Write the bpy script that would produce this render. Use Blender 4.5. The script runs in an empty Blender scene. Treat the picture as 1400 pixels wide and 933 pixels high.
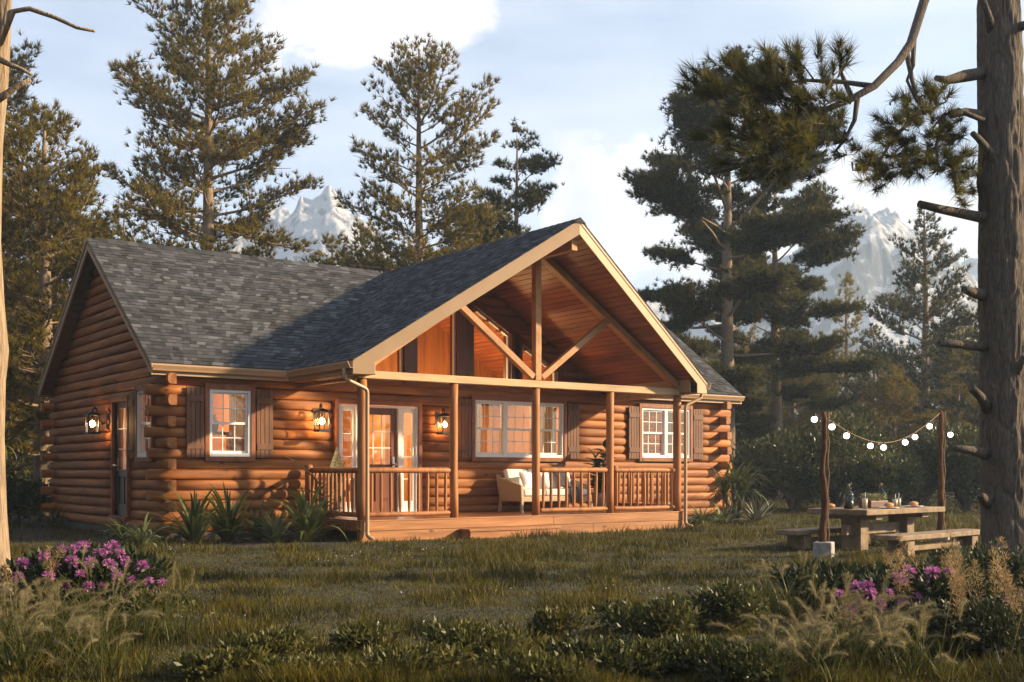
import bpy, math, random
import numpy as np
from mathutils import Vector, Matrix
rad = math.radians
sc = bpy.context.scene
COL = sc.collection
rng = np.random.default_rng(7)
random.seed(7)

# ---------------------------------------------------------------- camera frame (for reading distances)
CAM = np.array([-9.593, -17.378, 1.231]); YAW = .635
FW = np.array([math.sin(YAW), math.cos(YAW), 0.]); RT = np.array([math.cos(YAW), -math.sin(YAW), 0.])
def spot(lat, dep, z=0.):
    p = CAM + FW*dep + RT*lat
    return np.array([p[0], p[1], z])

def lat(u, dep): return (u-700)/1557.7*dep
# ---------------------------------------------------------------- materials
def newmat(name):
    m = bpy.data.materials.new(name); m.use_nodes = True
    nt = m.node_tree; b = nt.nodes['Principled BSDF']
    return m, nt, b
def N(nt, t, **kw):
    n = nt.nodes.new(t)
    for k, v in kw.items(): setattr(n, k, v)
    return n
def ramp(nt, stops, fac):
    r = N(nt, 'ShaderNodeValToRGB'); e = r.color_ramp.elements
    while len(e) < len(stops): e.new(.5)
    for el, (p, c) in zip(e, stops): el.position = p; el.color = (*c, 1)
    nt.links.new(fac, r.inputs[0]); return r.outputs[0]
def mixc(nt, a, b, fac, mode='MIX'):
    m = N(nt, 'ShaderNodeMix', data_type='RGBA', blend_type=mode)
    for s, v in ((0, fac), (6, a), (7, b)):
        if isinstance(v, (int, float)): m.inputs[s].default_value = v
        elif isinstance(v, tuple): m.inputs[s].default_value = (*v, 1)
        else: nt.links.new(v, m.inputs[s])
    return m.outputs[2]
def noise(nt, vec, scale, detail=4, rough=.55):
    n = N(nt, 'ShaderNodeTexNoise'); n.inputs['Scale'].default_value = scale
    n.inputs['Detail'].default_value = detail; n.inputs['Roughness'].default_value = rough
    if vec is not None: nt.links.new(vec, n.inputs['Vector'])
    return n.outputs['Fac']
def mapping(nt, scale, src='Object'):
    tc = N(nt, 'ShaderNodeTexCoord'); mp = N(nt, 'ShaderNodeMapping')
    mp.inputs['Scale'].default_value = scale
    nt.links.new(tc.outputs[src], mp.inputs['Vector']); return mp.outputs[0]
def bump(nt, b, h, strength, dist=.02):
    bn = N(nt, 'ShaderNodeBump'); bn.inputs['Strength'].default_value = strength; bn.inputs['Distance'].default_value = dist
    nt.links.new(h, bn.inputs['Height']); nt.links.new(bn.outputs[0], b.inputs['Normal'])
def island(nt): return N(nt, 'ShaderNodeNewGeometry').outputs['Random Per Island']

def wood(name, dark, light, scale, rough=.6, isl=.5, bmp=.25, knots=False):
    m, nt, b = newmat(name)
    v = mapping(nt, scale)
    n1 = noise(nt, v, 1.0, 6, .62)
    c = ramp(nt, [(.28, dark), (.7, light)], n1)
    n2 = noise(nt, mapping(nt, tuple(s*.23 for s in scale)), 1.7, 3)
    c = mixc(nt, c, tuple(x*.55 for x in dark), ramp(nt, [(.5, (0, 0, 0)), (.78, (.75,)*3)], n2))
    if knots:
        vo = N(nt, 'ShaderNodeTexVoronoi'); vo.inputs['Scale'].default_value = 2.3
        nt.links.new(mapping(nt, tuple(.75 if q < 3 else 1.6 for q in scale)), vo.inputs['Vector'])
        c = mixc(nt, c, tuple(x*.25 for x in dark), ramp(nt, [(.05, (.8,)*3), (.13, (0, 0, 0))], vo.outputs['Distance']))
    r = ramp(nt, [(0, (1-isl*.5,)*3), (1, (1+isl*.0,)*3)], island(nt))
    c = mixc(nt, c, r, 1.0, 'MULTIPLY')
    nt.links.new(c, b.inputs['Base Color']); b.inputs['Roughness'].default_value = rough
    b.inputs['Specular IOR Level'].default_value = .35
    bump(nt, b, n1, bmp, .012)
    return m
def plain(name, col, rough=.6, var=.15, scale=6, metal=0., bmp=.05, spec=.5):
    m, nt, b = newmat(name)
    n1 = noise(nt, mapping(nt, (1, 1, 1)), scale, 5)
    c = ramp(nt, [(.3, tuple(x*(1-var) for x in col)), (.7, tuple(min(1, x*(1+var)) for x in col))], n1)
    nt.links.new(c, b.inputs['Base Color']); b.inputs['Roughness'].default_value = rough
    b.inputs['Metallic'].default_value = metal; b.inputs['Specular IOR Level'].default_value = spec
    if bmp: bump(nt, b, n1, bmp, .01)
    return m
def leafmat(name, a, bcol, clump=.6, trans=.35, rough=.55, isl=.35):
    m, nt, b = newmat(name)
    n1 = noise(nt, mapping(nt, (1, 1, 1)), clump, 3)
    c = ramp(nt, [(.32, a), (.68, bcol)], n1)
    c = mixc(nt, c, ramp(nt, [(0, (1-isl,)*3), (1, (1, 1, 1))], island(nt)), 1., 'MULTIPLY')
    nt.links.new(c, b.inputs['Base Color']); b.inputs['Roughness'].default_value = rough
    b.inputs['Specular IOR Level'].default_value = .25
    t = N(nt, 'ShaderNodeBsdfTranslucent'); nt.links.new(c, t.inputs[0])
    mx = N(nt, 'ShaderNodeMixShader'); mx.inputs[0].default_value = trans
    nt.links.new(b.outputs[0], mx.inputs[1]); nt.links.new(t.outputs[0], mx.inputs[2])
    nt.links.new(mx.outputs[0], nt.nodes['Material Output'].inputs[0]); return m
def barkmat(name, dark, light, sc_=(7, 7, 1.2), bmp=.9):
    m, nt, b = newmat(name)
    v = mapping(nt, sc_)
    n0 = noise(nt, v, 2.2, 7, .65)
    vo = N(nt, 'ShaderNodeTexVoronoi', feature='DISTANCE_TO_EDGE'); vo.inputs['Scale'].default_value = 2.4
    wv = N(nt, 'ShaderNodeMix', data_type='VECTOR'); wv.inputs[0].default_value = .28
    nn = N(nt, 'ShaderNodeTexNoise'); nn.inputs['Scale'].default_value = 3; nt.links.new(v, nn.inputs['Vector'])
    nt.links.new(v, wv.inputs[4]); nt.links.new(nn.outputs['Color'], wv.inputs[5])
    nt.links.new(wv.outputs[1], vo.inputs['Vector'])
    cr = ramp(nt, [(0., (.25,)*3), (.3, (.8,)*3)], vo.outputs['Distance'])
    h = mixc(nt, cr, n0, .68)
    c = ramp(nt, [(.15, dark), (.75, light)], h)
    nt.links.new(c, b.inputs['Base Color']); b.inputs['Roughness'].default_value = .9
    b.inputs['Specular IOR Level'].default_value = .15
    bump(nt, b, h, bmp, .035); return m
def glassmat(name, tint=(1, 1, 1), refl=.12):
    m, nt, b = newmat(name); nt.nodes.remove(b)
    tr = N(nt, 'ShaderNodeBsdfTransparent'); tr.inputs[0].default_value = (*tint, 1)
    gl = N(nt, 'ShaderNodeBsdfGlossy'); gl.inputs['Roughness'].default_value = .02
    lw = N(nt, 'ShaderNodeLayerWeight'); lw.inputs['Blend'].default_value = .5
    pw = N(nt, 'ShaderNodeMath', operation='POWER'); pw.inputs[1].default_value = 4.; nt.links.new(lw.outputs['Facing'], pw.inputs[0])
    ad = N(nt, 'ShaderNodeMath', operation='MULTIPLY_ADD'); ad.inputs[1].default_value = .9 if refl >= 0 else .15; ad.inputs[2].default_value = refl; nt.links.new(pw.outputs[0], ad.inputs[0])
    mx = N(nt, 'ShaderNodeMixShader'); nt.links.new(ad.outputs[0], mx.inputs[0])
    nt.links.new(tr.outputs[0], mx.inputs[1]); nt.links.new(gl.outputs[0], mx.inputs[2])
    nt.links.new(mx.outputs[0], nt.nodes['Material Output'].inputs[0]); return m
def emis(name, col, s):
    m, nt, b = newmat(name); b.inputs['Base Color'].default_value = (*col, 1)
    b.inputs['Emission Color'].default_value = (*col, 1); b.inputs['Emission Strength'].default_value = s; return m

OR_D, OR_L = (.2, .058, .013), (.48, .178, .038)
LOG_X = wood('stained_log_along', OR_D, OR_L, (1.1, 14, 14), .62, .5, .45, True)
LOG_Y = wood('stained_log_across', OR_D, OR_L, (14, 1.1, 14), .62, .5, .45, True)
LOG_Z = wood('stained_log_upright', (.26, .09, .024), (.52, .215, .066), (14, 14, 1.1))
DECK = wood('deck_timber', (.27, .1, .032), (.52, .23, .08), (.9, 16, 12), .5, .45, .35, True)
DECK_TOP = wood('deck_floor_timber', (.22, .08, .03), (.42, .17, .07), (1.0, 16, 12), .3, .35, .15)
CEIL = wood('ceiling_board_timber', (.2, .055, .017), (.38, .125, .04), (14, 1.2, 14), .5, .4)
CASE = wood('window_casing_timber', (.17, .05, .018), (.33, .11, .04), (8, 8, 2.5), .55, .25)
SHUT = wood('shutter_timber', (.10, .04, .018), (.21, .09, .042), (10, 10, 2), .6, .35)
BEAM = wood('beam_timber', (.42, .25, .12), (.6, .39, .2), (1.5, 12, 12), .55, .2)
BRACE = wood('brace_timber', (.34, .15, .05), (.54, .27, .1), (6, 6, 6), .55, .2)
DKDOOR = wood('dark_door_timber', (.12, .036, .012), (.2, .065, .023), (12, 12, 1.2), .4, .1)
BLKDOOR = plain('black_door_paint', (.025, .022, .02), .4)
FASC = plain('tan_fascia_paint', (.38, .245, .135), .55, .06, 3, bmp=.02)
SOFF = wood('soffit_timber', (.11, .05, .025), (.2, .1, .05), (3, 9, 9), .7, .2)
GUT = plain('tan_gutter_metal', (.40, .25, .14), .35, .05, 3, bmp=0)
WHITE = plain('white_window_vinyl', (.72, .7, .66), .4, .03, bmp=0)
BLACK = plain('black_lantern_metal', (.012, .011, .011), .45, .2)
GLASS = glassmat('window_glass', refl=.05)
GGLASS = glassmat('gable_glass', refl=-.02)
LGLASS = glassmat('lantern_glass', (1, .95, .86), .01)
BULB = emis('warm_bulb', (1, .6, .28), 75)
FESTBULB = emis('festoon_bulb', (1, .9, .76), 3)
WICKER = plain('taupe_wicker', (.42, .31, .2), .7, .35, 60, bmp=.5)
FABRIC = plain('cream_cushion_fabric', (.8, .75, .66), .9, .05, 40, bmp=.15)
DKFAB = plain('charcoal_throw_fabric', (.05, .05, .06), .95, .2, 40, bmp=.2)
PLASTER = plain('warm_plaster', (.6, .3, .09), .8, .08, 3)
ROOMFLOOR = plain('room_floor', (.25, .13, .06), .5)
STONE = plain('grey_fieldstone', (.3, .28, .26), .9, .45, 9, bmp=.8)
FOUND = plain('footing_stone', (.06, .055, .05), .9, .45, 9, bmp=.8)
TABLE = wood('weathered_table_timber', (.16, .105, .06), (.34, .24, .15), (9, 9, 9), .75, .25, .6)
COPPER = plain('copper_planter_metal', (.09, .034, .02), .5, .3, 8)
DRINK = plain('pale_drink', (.7, .55, .4), .3, .05)
OIL = plain('dark_oil', (.02, .017, .01), .15, .1)
BOTTLE = glassmat('bottle_glass', (.85, .88, .84), .03)
CORK = plain('cork', (.3, .17, .08), .8)
BREAD = plain('bread_crust', (.4, .2, .08), .8, .25)
PLATE = plain('pale_ceramic', (.6, .57, .52), .3, .04)
TERRA = plain('grey_pot_glaze', (.15, .14, .13), .5)
WIRE = plain('tan_rope', (.2, .13, .07), .9)
POLEW = barkmat('rough_pole_bark', (.03, .017, .01), (.15, .07, .034), (16, 16, 3))
BARK = barkmat('pine_bark', (.026, .021, .017), (.19, .152, .118), (20, 20, 3.2), 1.)
BARK_FAR = barkmat('warm_pine_bark', (.1, .065, .04), (.32, .235, .16), (9, 9, 2.0), .6)
BARK_PALE = barkmat('pale_dead_bark', (.13, .085, .052), (.40, .30, .2), (14, 14, 1.6), .9)
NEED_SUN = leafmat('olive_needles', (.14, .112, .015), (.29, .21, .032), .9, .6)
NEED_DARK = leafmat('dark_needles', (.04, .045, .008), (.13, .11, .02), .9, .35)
NEED_NEAR = leafmat('near_needles', (.04, .046, .008), (.14, .12, .02), 1.6, .42)
SHRUBL = leafmat('shrub_leaf', (.035, .045, .014), (.12, .12, .035), 1.2, .3, .4)
DARKLEAF = leafmat('glossy_dark_leaf', (.016, .026, .010), (.055, .065, .022), 2, .25, .5)
COVERL = leafmat('cover_leaf', (.04, .05, .011), (.16, .14, .035), 2.2, .3, .45)
YUCCA = leafmat('strap_leaf', (.045, .065, .016), (.17, .185, .05), 2, .25, .4)
AGAVE = leafmat('pale_strap_leaf', (.10, .13, .05), (.27, .29, .12), 2, .25, .4)
GRASS = leafmat('lawn_blade', (.036, .038, .004), (.18, .142, .014), 1.1, .35, .6, .55)
BLADE = leafmat('ornamental_blade', (.05, .065, .012), (.16, .15, .035), 2, .4, .5, .4)
PLUME = leafmat('feathery_plume', (.27, .23, .11), (.47, .4, .22), 3, .5, .8, .3)
PANIC = leafmat('dry_seedhead', (.33, .22, .1), (.5, .36, .18), 3, .4, .8, .3)
PETAL = leafmat('magenta_petal', (.42, .10, .36), (.62, .24, .52), 6, .35, .5, .4)

# ---------------------------------------------------------------- mesh builder
class MB:
    def __init__(s): s.v = []; s.f = []; s.n = 0; s.sm = []
    def add(s, v, f, smooth=False):
        v = np.asarray(v, float).reshape(-1, 3)
        s.v.append(v)
        for q in f: s.f.append(tuple(int(i)+s.n for i in q)); s.sm.append(smooth)
        s.n += len(v); return s
    def box(s, x0, x1, y0, y1, z0, z1):
        x0, x1 = sorted((x0, x1)); y0, y1 = sorted((y0, y1)); z0, z1 = sorted((z0, z1))
        v = [(x0,y0,z0),(x1,y0,z0),(x1,y1,z0),(x0,y1,z0),(x0,y0,z1),(x1,y0,z1),(x1,y1,z1),(x0,y1,z1)]
        return s.add(v, [(0,3,2,1),(4,5,6,7),(0,1,5,4),(1,2,6,5),(2,3,7,6),(3,0,4,7)])
    def hexa(s, a, off):
        """prism: polygon a (n,3) extruded by vector off"""
        a = np.asarray(a, float); n = len(a); v = np.vstack([a, a+np.asarray(off, float)])
        f = [tuple(range(n))[::-1], tuple(range(n, 2*n))] + [(i, (i+1) % n, n+(i+1) % n, n+i) for i in range(n)]
        return s.add(v, f)
    def bar(s, p, q, w, h, up=(0, 0, 1)):
        p = np.asarray(p, float); q = np.asarray(q, float); d = q-p; d /= np.linalg.norm(d)
        up = np.asarray(up, float); sd = np.cross(d, up); sd /= np.linalg.norm(sd); u = np.cross(sd, d)
        a = [p+sd*w/2+u*h/2, p-sd*w/2+u*h/2, p-sd*w/2-u*h/2, p+sd*w/2-u*h/2]
        return s.hexa(a, q-p)
    def tube(s, path, r, k=8, caps=True):
        path = np.asarray(path, float); n = len(path)
        r = np.full(n, r, float) if np.isscalar(r) else np.asarray(r, float)
        t = np.gradient(path, axis=0); t /= np.linalg.norm(t, axis=1)[:, None]+1e-9
        ref = np.array([0, 0, 1.]) if abs(t[0][2]) < .9 else np.array([1., 0, 0])
        V = []; a = np.linspace(0, 2*np.pi, k, endpoint=False)
        for i in range(n):
            u = ref - t[i]*(ref@t[i]); u /= np.linalg.norm(u)+1e-9; w = np.cross(t[i], u); ref = u
            V.append(path[i] + r[i]*(np.cos(a)[:, None]*u + np.sin(a)[:, None]*w))
        f = [(i*k+j, i*k+(j+1) % k, (i+1)*k+(j+1) % k, (i+1)*k+j) for i in range(n-1) for j in range(k)]
        base = s.n
        s.add(np.vstack(V), f, True)
        if caps:
            s.f.append(tuple(base+j for j in range(k))[::-1]); s.sm.append(False)
            s.f.append(tuple(base+(n-1)*k+j for j in range(k))); s.sm.append(False)
        return s
    def lathe(s, c, prof, k=16, axis=2):
        c = np.asarray(c, float); a = np.linspace(0, 2*np.pi, k, endpoint=False); V = []
        for r, z in prof: V.append(np.stack([c[0]+r*np.cos(a), c[1]+r*np.sin(a), np.full(k, c[2]+z)], 1))
        n = len(prof)
        f = [(i*k+j, i*k+(j+1) % k, (i+1)*k+(j+1) % k, (i+1)*k+j) for i in range(n-1) for j in range(k)]
        b = s.n; s.add(np.vstack(V), f, True)
        s.f.append(tuple(b+j for j in range(k))[::-1]); s.f.append(tuple(b+(n-1)*k+j for j in range(k))); s.sm += [False]*2
        return s
    def ball(s, c, r, k=12, m=8, sq=(1, 1, 1)):
        prof = [(max(1e-4, math.sin(math.pi*i/m))*r, -math.cos(math.pi*i/m)*r) for i in range(m+1)]
        b = len(s.v); s.lathe((0, 0, 0), prof, k); s.v[b] = s.v[b]*np.asarray(sq)+np.asarray(c); return s
    def tf(s, fn):
        s.v = [np.array([fn(*p) for p in a]) for a in s.v]; return s
    def rot(s, ang, c=(0, 0, 0)):
        ca, sa = math.cos(ang), math.sin(ang); c = np.asarray(c)
        return s.tf(lambda x, y, z: (c[0]+x*ca-y*sa, c[1]+x*sa+y*ca, c[2]+z))
    def build(s, name, mat, parent=None, bevel=0, seg=2, subsurf=0, smooth=False):
        me = bpy.data.meshes.new(name)
        me.from_pydata(np.vstack(s.v).tolist(), [], s.f)
        me.polygons.foreach_set('use_smooth', [True]*len(s.f) if smooth else s.sm)
        o = link(name, me, mat, parent)
        if bevel:
            b = o.modifiers.new('bevel', 'BEVEL'); b.width = bevel; b.segments = seg; b.limit_method = 'ANGLE'; b.angle_limit = rad(40)
        if subsurf:
            b = o.modifiers.new('subd', 'SUBSURF'); b.levels = b.render_levels = subsurf
        return o
def link(name, me, mat, parent=None):
    o = bpy.data.objects.new(name, me); COL.objects.link(o)
    if mat: me.materials.append(mat)
    if parent: o.parent = parent
    return o
def quickmesh(name, V, F, mat, parent=None, smooth=False):
    """V (n,3), F (m,k) fixed-size faces through foreach_set"""
    V = np.ascontiguousarray(V, np.float32); F = np.ascontiguousarray(F, np.int32); k = F.shape[1]
    me = bpy.data.meshes.new(name)
    me.vertices.add(len(V)); me.vertices.foreach_set('co', V.ravel())
    me.loops.add(F.size); me.loops.foreach_set('vertex_index', F.ravel())
    me.polygons.add(len(F)); me.polygons.foreach_set('loop_start', np.arange(0, F.size, k, dtype=np.int32))
    me.polygons.foreach_set('loop_total', np.full(len(F), k, np.int32))
    if smooth: me.polygons.foreach_set('use_smooth', np.ones(len(F), bool))
    me.update(calc_edges=True)
    return link(name, me, mat, parent)
def tag(o, label=None, cat=None, group=None, kind=None):
    for k, v in (('label', label), ('category', cat), ('group', group), ('kind', kind)):
        if v: o[k] = v
    return o
def empty(name, loc, label, cat, group=None, rz=0):
    o = bpy.data.objects.new(name, None); COL.objects.link(o); o.location = loc; o.rotation_euler.z = rz
    o.empty_display_size = .2
    return tag(o, label, cat, group)
def copy_tree(o, parent=None):
    c = o.copy(); COL.objects.link(c); c.parent = parent
    for ch in list(o.children): copy_tree(ch, c)
    return c
def unit(a): return a/(np.linalg.norm(a, axis=-1, keepdims=True)+1e-9)

# ================================================================= CABIN
cabin = empty('log_cabin', (0, 0, 0), 'orange stained log cabin with grey shingle roof and gabled front porch', 'cabin')
XC, ZR, ZE, YR, YE = 3.782, 5.83, 3.085, 5.74, 1.99
XA, XB, WP, YW = -2.993, 11.756, 4.208, 2.15
XL, XRW, YB = -2.75, 11.32, 9.33
SM = (ZR-ZE)/(YR-YE); SP = (ZR-ZE)/WP
PITCH = .185; Z0 = .14
def yfront(x): return -1.316 + (1.316-.451)*abs(x-XC)/WP

# ---- log walls
def log(mb, a, b, put, z, full=False):
    """D-section log from a to b; put(u, d, z) maps along/outward/up"""
    h = PITCH/2; prof = []; rr_ = rng.uniform(.062, .078)
    for t in np.linspace(-90, 90, 13):
        c, s_ = math.cos(rad(t)), math.sin(rad(t))
        prof.append((rr_*abs(c)**.75, (h-.001)*np.sign(s_)*abs(s_)**.9))
    prof = [(-.085, -(h-.001))] + prof + [(-.085, h-.001)]
    n = len(prof); m = max(2, int((b-a)/.6)+1); V = []
    wob = rng.normal(0, .006, (m, 2)); wob[0] = wob[-1] = 0
    for j, u in enumerate(np.linspace(a, b, m)):
        for d, zz in prof: V.append(put(u, d-.085+(wob[j, 0] if d > 0 else 0), z+zz+(wob[j, 1]*.3)))
    f = [(i*n+j, i*n+(j+1) % n, (i+1)*n+(j+1) % n, (i+1)*n+j) for i in range(m-1) for j in range(n)]
    base = mb.n; mb.add(V, f, True)
    mb.f.append(tuple(base+j for j in range(n))[::-1]); mb.f.append(tuple(base+(m-1)*n+j for j in range(n))); mb.sm += [False]*2
def cut(a, b, z, holes):
    segs = [(a, b)]
    for (h0, h1, z0, z1) in holes:
        if z0-.05 < z < z1+.05:
            segs = [q for s_ in segs for q in ((s_[0], min(s_[1], h0)), (max(s_[0], h1), s_[1])) if q[1]-q[0] > .02]
    return segs
pf = lambda u, d, z: (u, YW-d, z)
pl = lambda u, d, z: (XL-d, u, z)
pr = lambda u, d, z: (XRW+d, u, z)
pb = lambda u, d, z: (u, YB+d, z)
NC = 15
holes_f = [(-1.95, -1.07, 1.43, 2.75), (.62, 2.48, .3, 2.55), (3.8, 6.25, 1.46, 2.73), (8.5, 10.13, 1.49, 2.72)]
holes_s = [(4.0, 4.85, .3, 2.55), (2.64, 3.47, 1.43, 2.74)]
EXT = .24
mbf, mbl, mbr, mbb = MB(), MB(), MB(), MB()
for k in range(NC):
    z = Z0+PITCH*(k+.5); fr = k % 2 == 1
    jit = rng.normal(0, .015, 8)
    for s_ in cut(XL-EXT+jit[0] if fr else XL+.17, XRW+EXT+jit[1] if fr else XRW-.17, z, holes_f): log(mbf, *s_, pf, z)
    for s_ in cut(YW+.17 if fr else YW-EXT+jit[2], YB-.17 if fr else YB+EXT, z, holes_s): log(mbl, *s_, pl, z)
    log(mbr, YW+.17 if fr else YW-EXT+jit[3], YB-.17 if fr else YB+EXT, pr, z)
    log(mbb, XL-EXT if fr else XL+.17, XRW+EXT if fr else XRW-.17, pb, z)
k = NC
while True:
    z = Z0+PITCH*(k+.5); hw = (ZR-.23-z)/SM - .02
    if hw < .25: break
    log(mbl, max(YW, YR-hw), min(YB, YR+hw), pl, z); log(mbr, max(YW, YR-hw), min(YB, YR+hw), pr, z); k += 1
mbf.build('log_wall', LOG_X, cabin); mbl.build('log_wall', LOG_Y, cabin); mbr.build('log_wall', LOG_Y, cabin); mbb.build('log_wall', LOG_X, cabin)
fb = MB().box(XL+.03, XRW-.03, YW+.05, YB-.05, -.3, Z0-.004); fb.build('foundation', FOUND, cabin)

# ---- gable wall over the porch (logs round four trapezoid windows), set a little back
YG = 2.45
gw = [(1.317, 2.297), (2.597, 3.577), (3.987, 4.967), (5.267, 6.247)]
def gtop(x): return 4.83-.57*abs(x-XC)
mbg = MB(); k = 14
pg = lambda u, d, z: (u, YG-d, z)
while True:
    z = Z0+PITCH*(k+.5); hw = (ZR-.26-z)/SP
    if hw < .2: break
    segs = [(XC-hw, XC+hw)]
    if z > 3.1:
        for a, b in gw:
            # part of the opening lying above this course height
            tall = lambda x: gtop(x) > z
            xs = [x for x in np.linspace(a, b, 60) if tall(x)]
            if xs:
                h0, h1 = xs[0], xs[-1]
                segs = [q for s_ in segs for q in ((s_[0], min(s_[1], h0)), (max(s_[0], h1), s_[1])) if q[1]-q[0] > .03]
    for s_ in segs: log(mbg, *s_, pg, z)
    k += 1
mbg.build('log_wall', LOG_X, cabin)
for sg in (-1, 1):  # hidden panels added to stop room light leaking past the log ends
    q = [(XC+sg*d_, YG+.19, z_) for d_, z_ in ((0, gtop(XC)+.1), (0, ZR-.2), (3.9, ZR-.2-SP*3.9), (3.9, 2.93), (2.6, gtop(XC+2.6)+.1))]
    MB().hexa(q, (0, .03, 0)).build('gable_leak_panel', DKDOOR, cabin)
# dark timber posts between and casings round the slanted panes
gc = MB()
for a, b in gw:
    for x0, x1 in ((a-(.205 if a > 2.7 else .15), a), (b, b+(.205 if 2.4 < b < 6 else .15))):
        zt0, zt1 = gtop(x0)+.14, gtop(x1)+.14
        gc.hexa([(x0, YG-.05, 3.0), (x1, YG-.05, 3.0), (x1, YG-.05, zt1), (x0, YG-.05, zt0)], (0, .3, 0))
    gc.hexa([(a, YG-.048, gtop(a)), (b, YG-.048, gtop(b)), (b, YG-.048, gtop(b)+.14), (a, YG-.048, gtop(a)+.14)], (0, .29, 0))
gc.build('gable_casing', DKDOOR, cabin)
for a, b in gw:
    w = MB(); t = .045
    for x0, x1 in ((a, a+t), (b-t, b)):
        w.hexa([(x0, YG+.03, 3.05), (x1, YG+.03, 3.05), (x1, YG+.03, gtop(x1)), (x0, YG+.03, gtop(x0))], (0, .06, 0))
    w.hexa([(a+t, YG+.031, gtop(a+t)-.05), (b-t, YG+.031, gtop(b-t)-.05), (b-t, YG+.031, gtop(b-t)), (a+t, YG+.031, gtop(a+t))], (0, .055, 0))
    wo = w.build('gable_window', WHITE, cabin)
    MB().hexa([(a+t, YG+.055, 3.05), (b-t, YG+.055, 3.05), (b-t, YG+.055, gtop(b-t)-.05), (a+t, YG+.055, gtop(a+t)-.05)], (0, .006, 0)).build('pane', GGLASS, wo)

# ---- windows (double hung) in local u, d(out), z
def window(put, u0, u1, z0, z1, ncol, bays=1, cas=.085, label=None):
    """white frame outer edge u0..u1, z0..z1"""
    m = MB()
    m.box(u0-cas, u0, -.12, .035, z0-.09, z1+.1); m.box(u1, u1+cas, -.12, .035, z0-.09, z1+.1)
    m.box(u0, u1, -.12, .036, z1, z1+.1); m.box(u0, u1, -.12, .04, z0-.09, z0)
    wo = m.tf(put).build('window', CASE, cabin, .006)
    if label: wo['label'] = label
    fr, mu, gl = MB(), MB(), MB()
    bw = (u1-u0)/bays
    for b in range(bays):
        a, e = u0+b*bw, u0+(b+1)*bw; t = .045; zm = (z0+z1)/2
        fr.box(a, a+t, -.12, .012, z0, z1); fr.box(e-t, e, -.12, .012, z0, z1)
        fr.box(a+t, e-t, -.12, .011, z1-t, z1); fr.box(a+t, e-t, -.12, .02, z0, z0+t+.015)
        for (s0, s1, d) in ((z0+t+.016, zm+.02, -.06), (zm-.02, z1-t-.001, -.025)):
            ia, ie = a+t+.001, e-t-.001; r = .032
            mu.box(ia, ia+r, d-.03, d, s0, s1); mu.box(ie-r, ie, d-.03, d, s0, s1)
            mu.box(ia+r, ie-r, d-.03, d-.001, s0, s0+r+.012); mu.box(ia+r, ie-r, d-.03, d-.001, s1-r, s1)
            for j in range(1, ncol):
                uu = ia+(ie-ia)*j/ncol; mu.box(uu-.008, uu+.008, d-.02, d-.003, s0+r+.012, s1-r)
            zz = (s0+s1)/2; mu.box(ia+r, ie-r, d-.021, d-.004, zz-.008, zz+.008)
            gl.box(ia+r, ie-r, d-.015, d-.012, s0+r, s1-r)
    fr.tf(put).build('frame', WHITE, wo); mu.tf(put).build('sash', WHITE, wo); gl.tf(put).build('pane', GLASS, wo)
    return wo
def shutter(put, u0, u1, z0, z1, label=None):
    m = MB(); n = 4; w = (u1-u0)/n
    for i in range(n): m.box(u0+i*w+.004, u0+(i+1)*w-.004, .012, .035, z0, z1)
    m.box(u0+.006, u1-.006, .0352, .052, z1-.26, z1-.15); m.box(u0+.006, u1-.006, .0352, .052, z0+.15, z0+.26)
    m.box(u0+.02, u1-.02, -.03, .012, z0+.04, z1-.04)
    o = m.tf(put).build('shutter', SHUT, cabin, .004)
    if label: o['label'] = label
window(pf, -1.9, -1.12, 1.48, 2.68, 3)
shutter(pf, -2.33, -2.0, 1.46, 2.71); shutter(pf, -1.02, -.69, 1.46, 2.71)
window(pf, 3.83, 6.2, 1.51, 2.70, 3, 3, label='wide triple window')
shutter(pf, 3.40, 3.73, 1.49, 2.71); shutter(pf, 6.3, 6.63, 1.49, 2.71)
window(pf, 8.53, 10.1, 1.53, 2.69, 3, 2, label='double window')
shutter(pf, 8.11, 8.43, 1.5, 2.71); shutter(pf, 10.2, 10.53, 1.5, 2.71)
window(pl, 2.66, 3.45, 1.47, 2.68, 2, 1, .07)
shutter(pl, 3.56, 3.84, 1.45, 2.68)
# ---- front door with side lights
m = MB()
m.box(.58, .66, -.14, .04, .37, 2.6); m.box(2.45, 2.53, -.14, .04, .37, 2.6); m.box(.66, 2.45, -.14, .041, 2.52, 2.6)
casing = m.tf(pf).build('door_casing', CASE, cabin, .006)
m = MB()
for a, b in ((.66, .71), (1.04, 1.12), (1.99, 2.07), (2.4, 2.45)): m.box(a, b, -.14, .01, .4, 2.5)
m.box(.71, 2.4, -.14, .009, 2.46, 2.5); m.box(.66, 2.45, -.14, .03, .372, .4)
for a, b in ((.711, 1.039), (2.071, 2.399)):
    m.box(a, a+.06, -.09, -.02, .4, 2.46); m.box(b-.06, b, -.09, -.02, .4, 2.46)
    m.box(a+.06, b-.06, -.09, -.021, .4, .62); m.box(a+.06, b-.06, -.09, -.021, 2.38, 2.46)
    for i in range(1, 4): m.box(a+.06, b-.06, -.07, -.035, .62+1.76*i/4-.008, .62+1.76*i/4+.008)
sl = m.tf(pf).build('sidelight', WHITE, casing, .003)
for a, b in ((.77, .98), (2.13, 2.34)): MB().box(a, b, -.058, -.054, .62, 2.38).tf(pf).build('pane', GLASS, casing)
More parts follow.
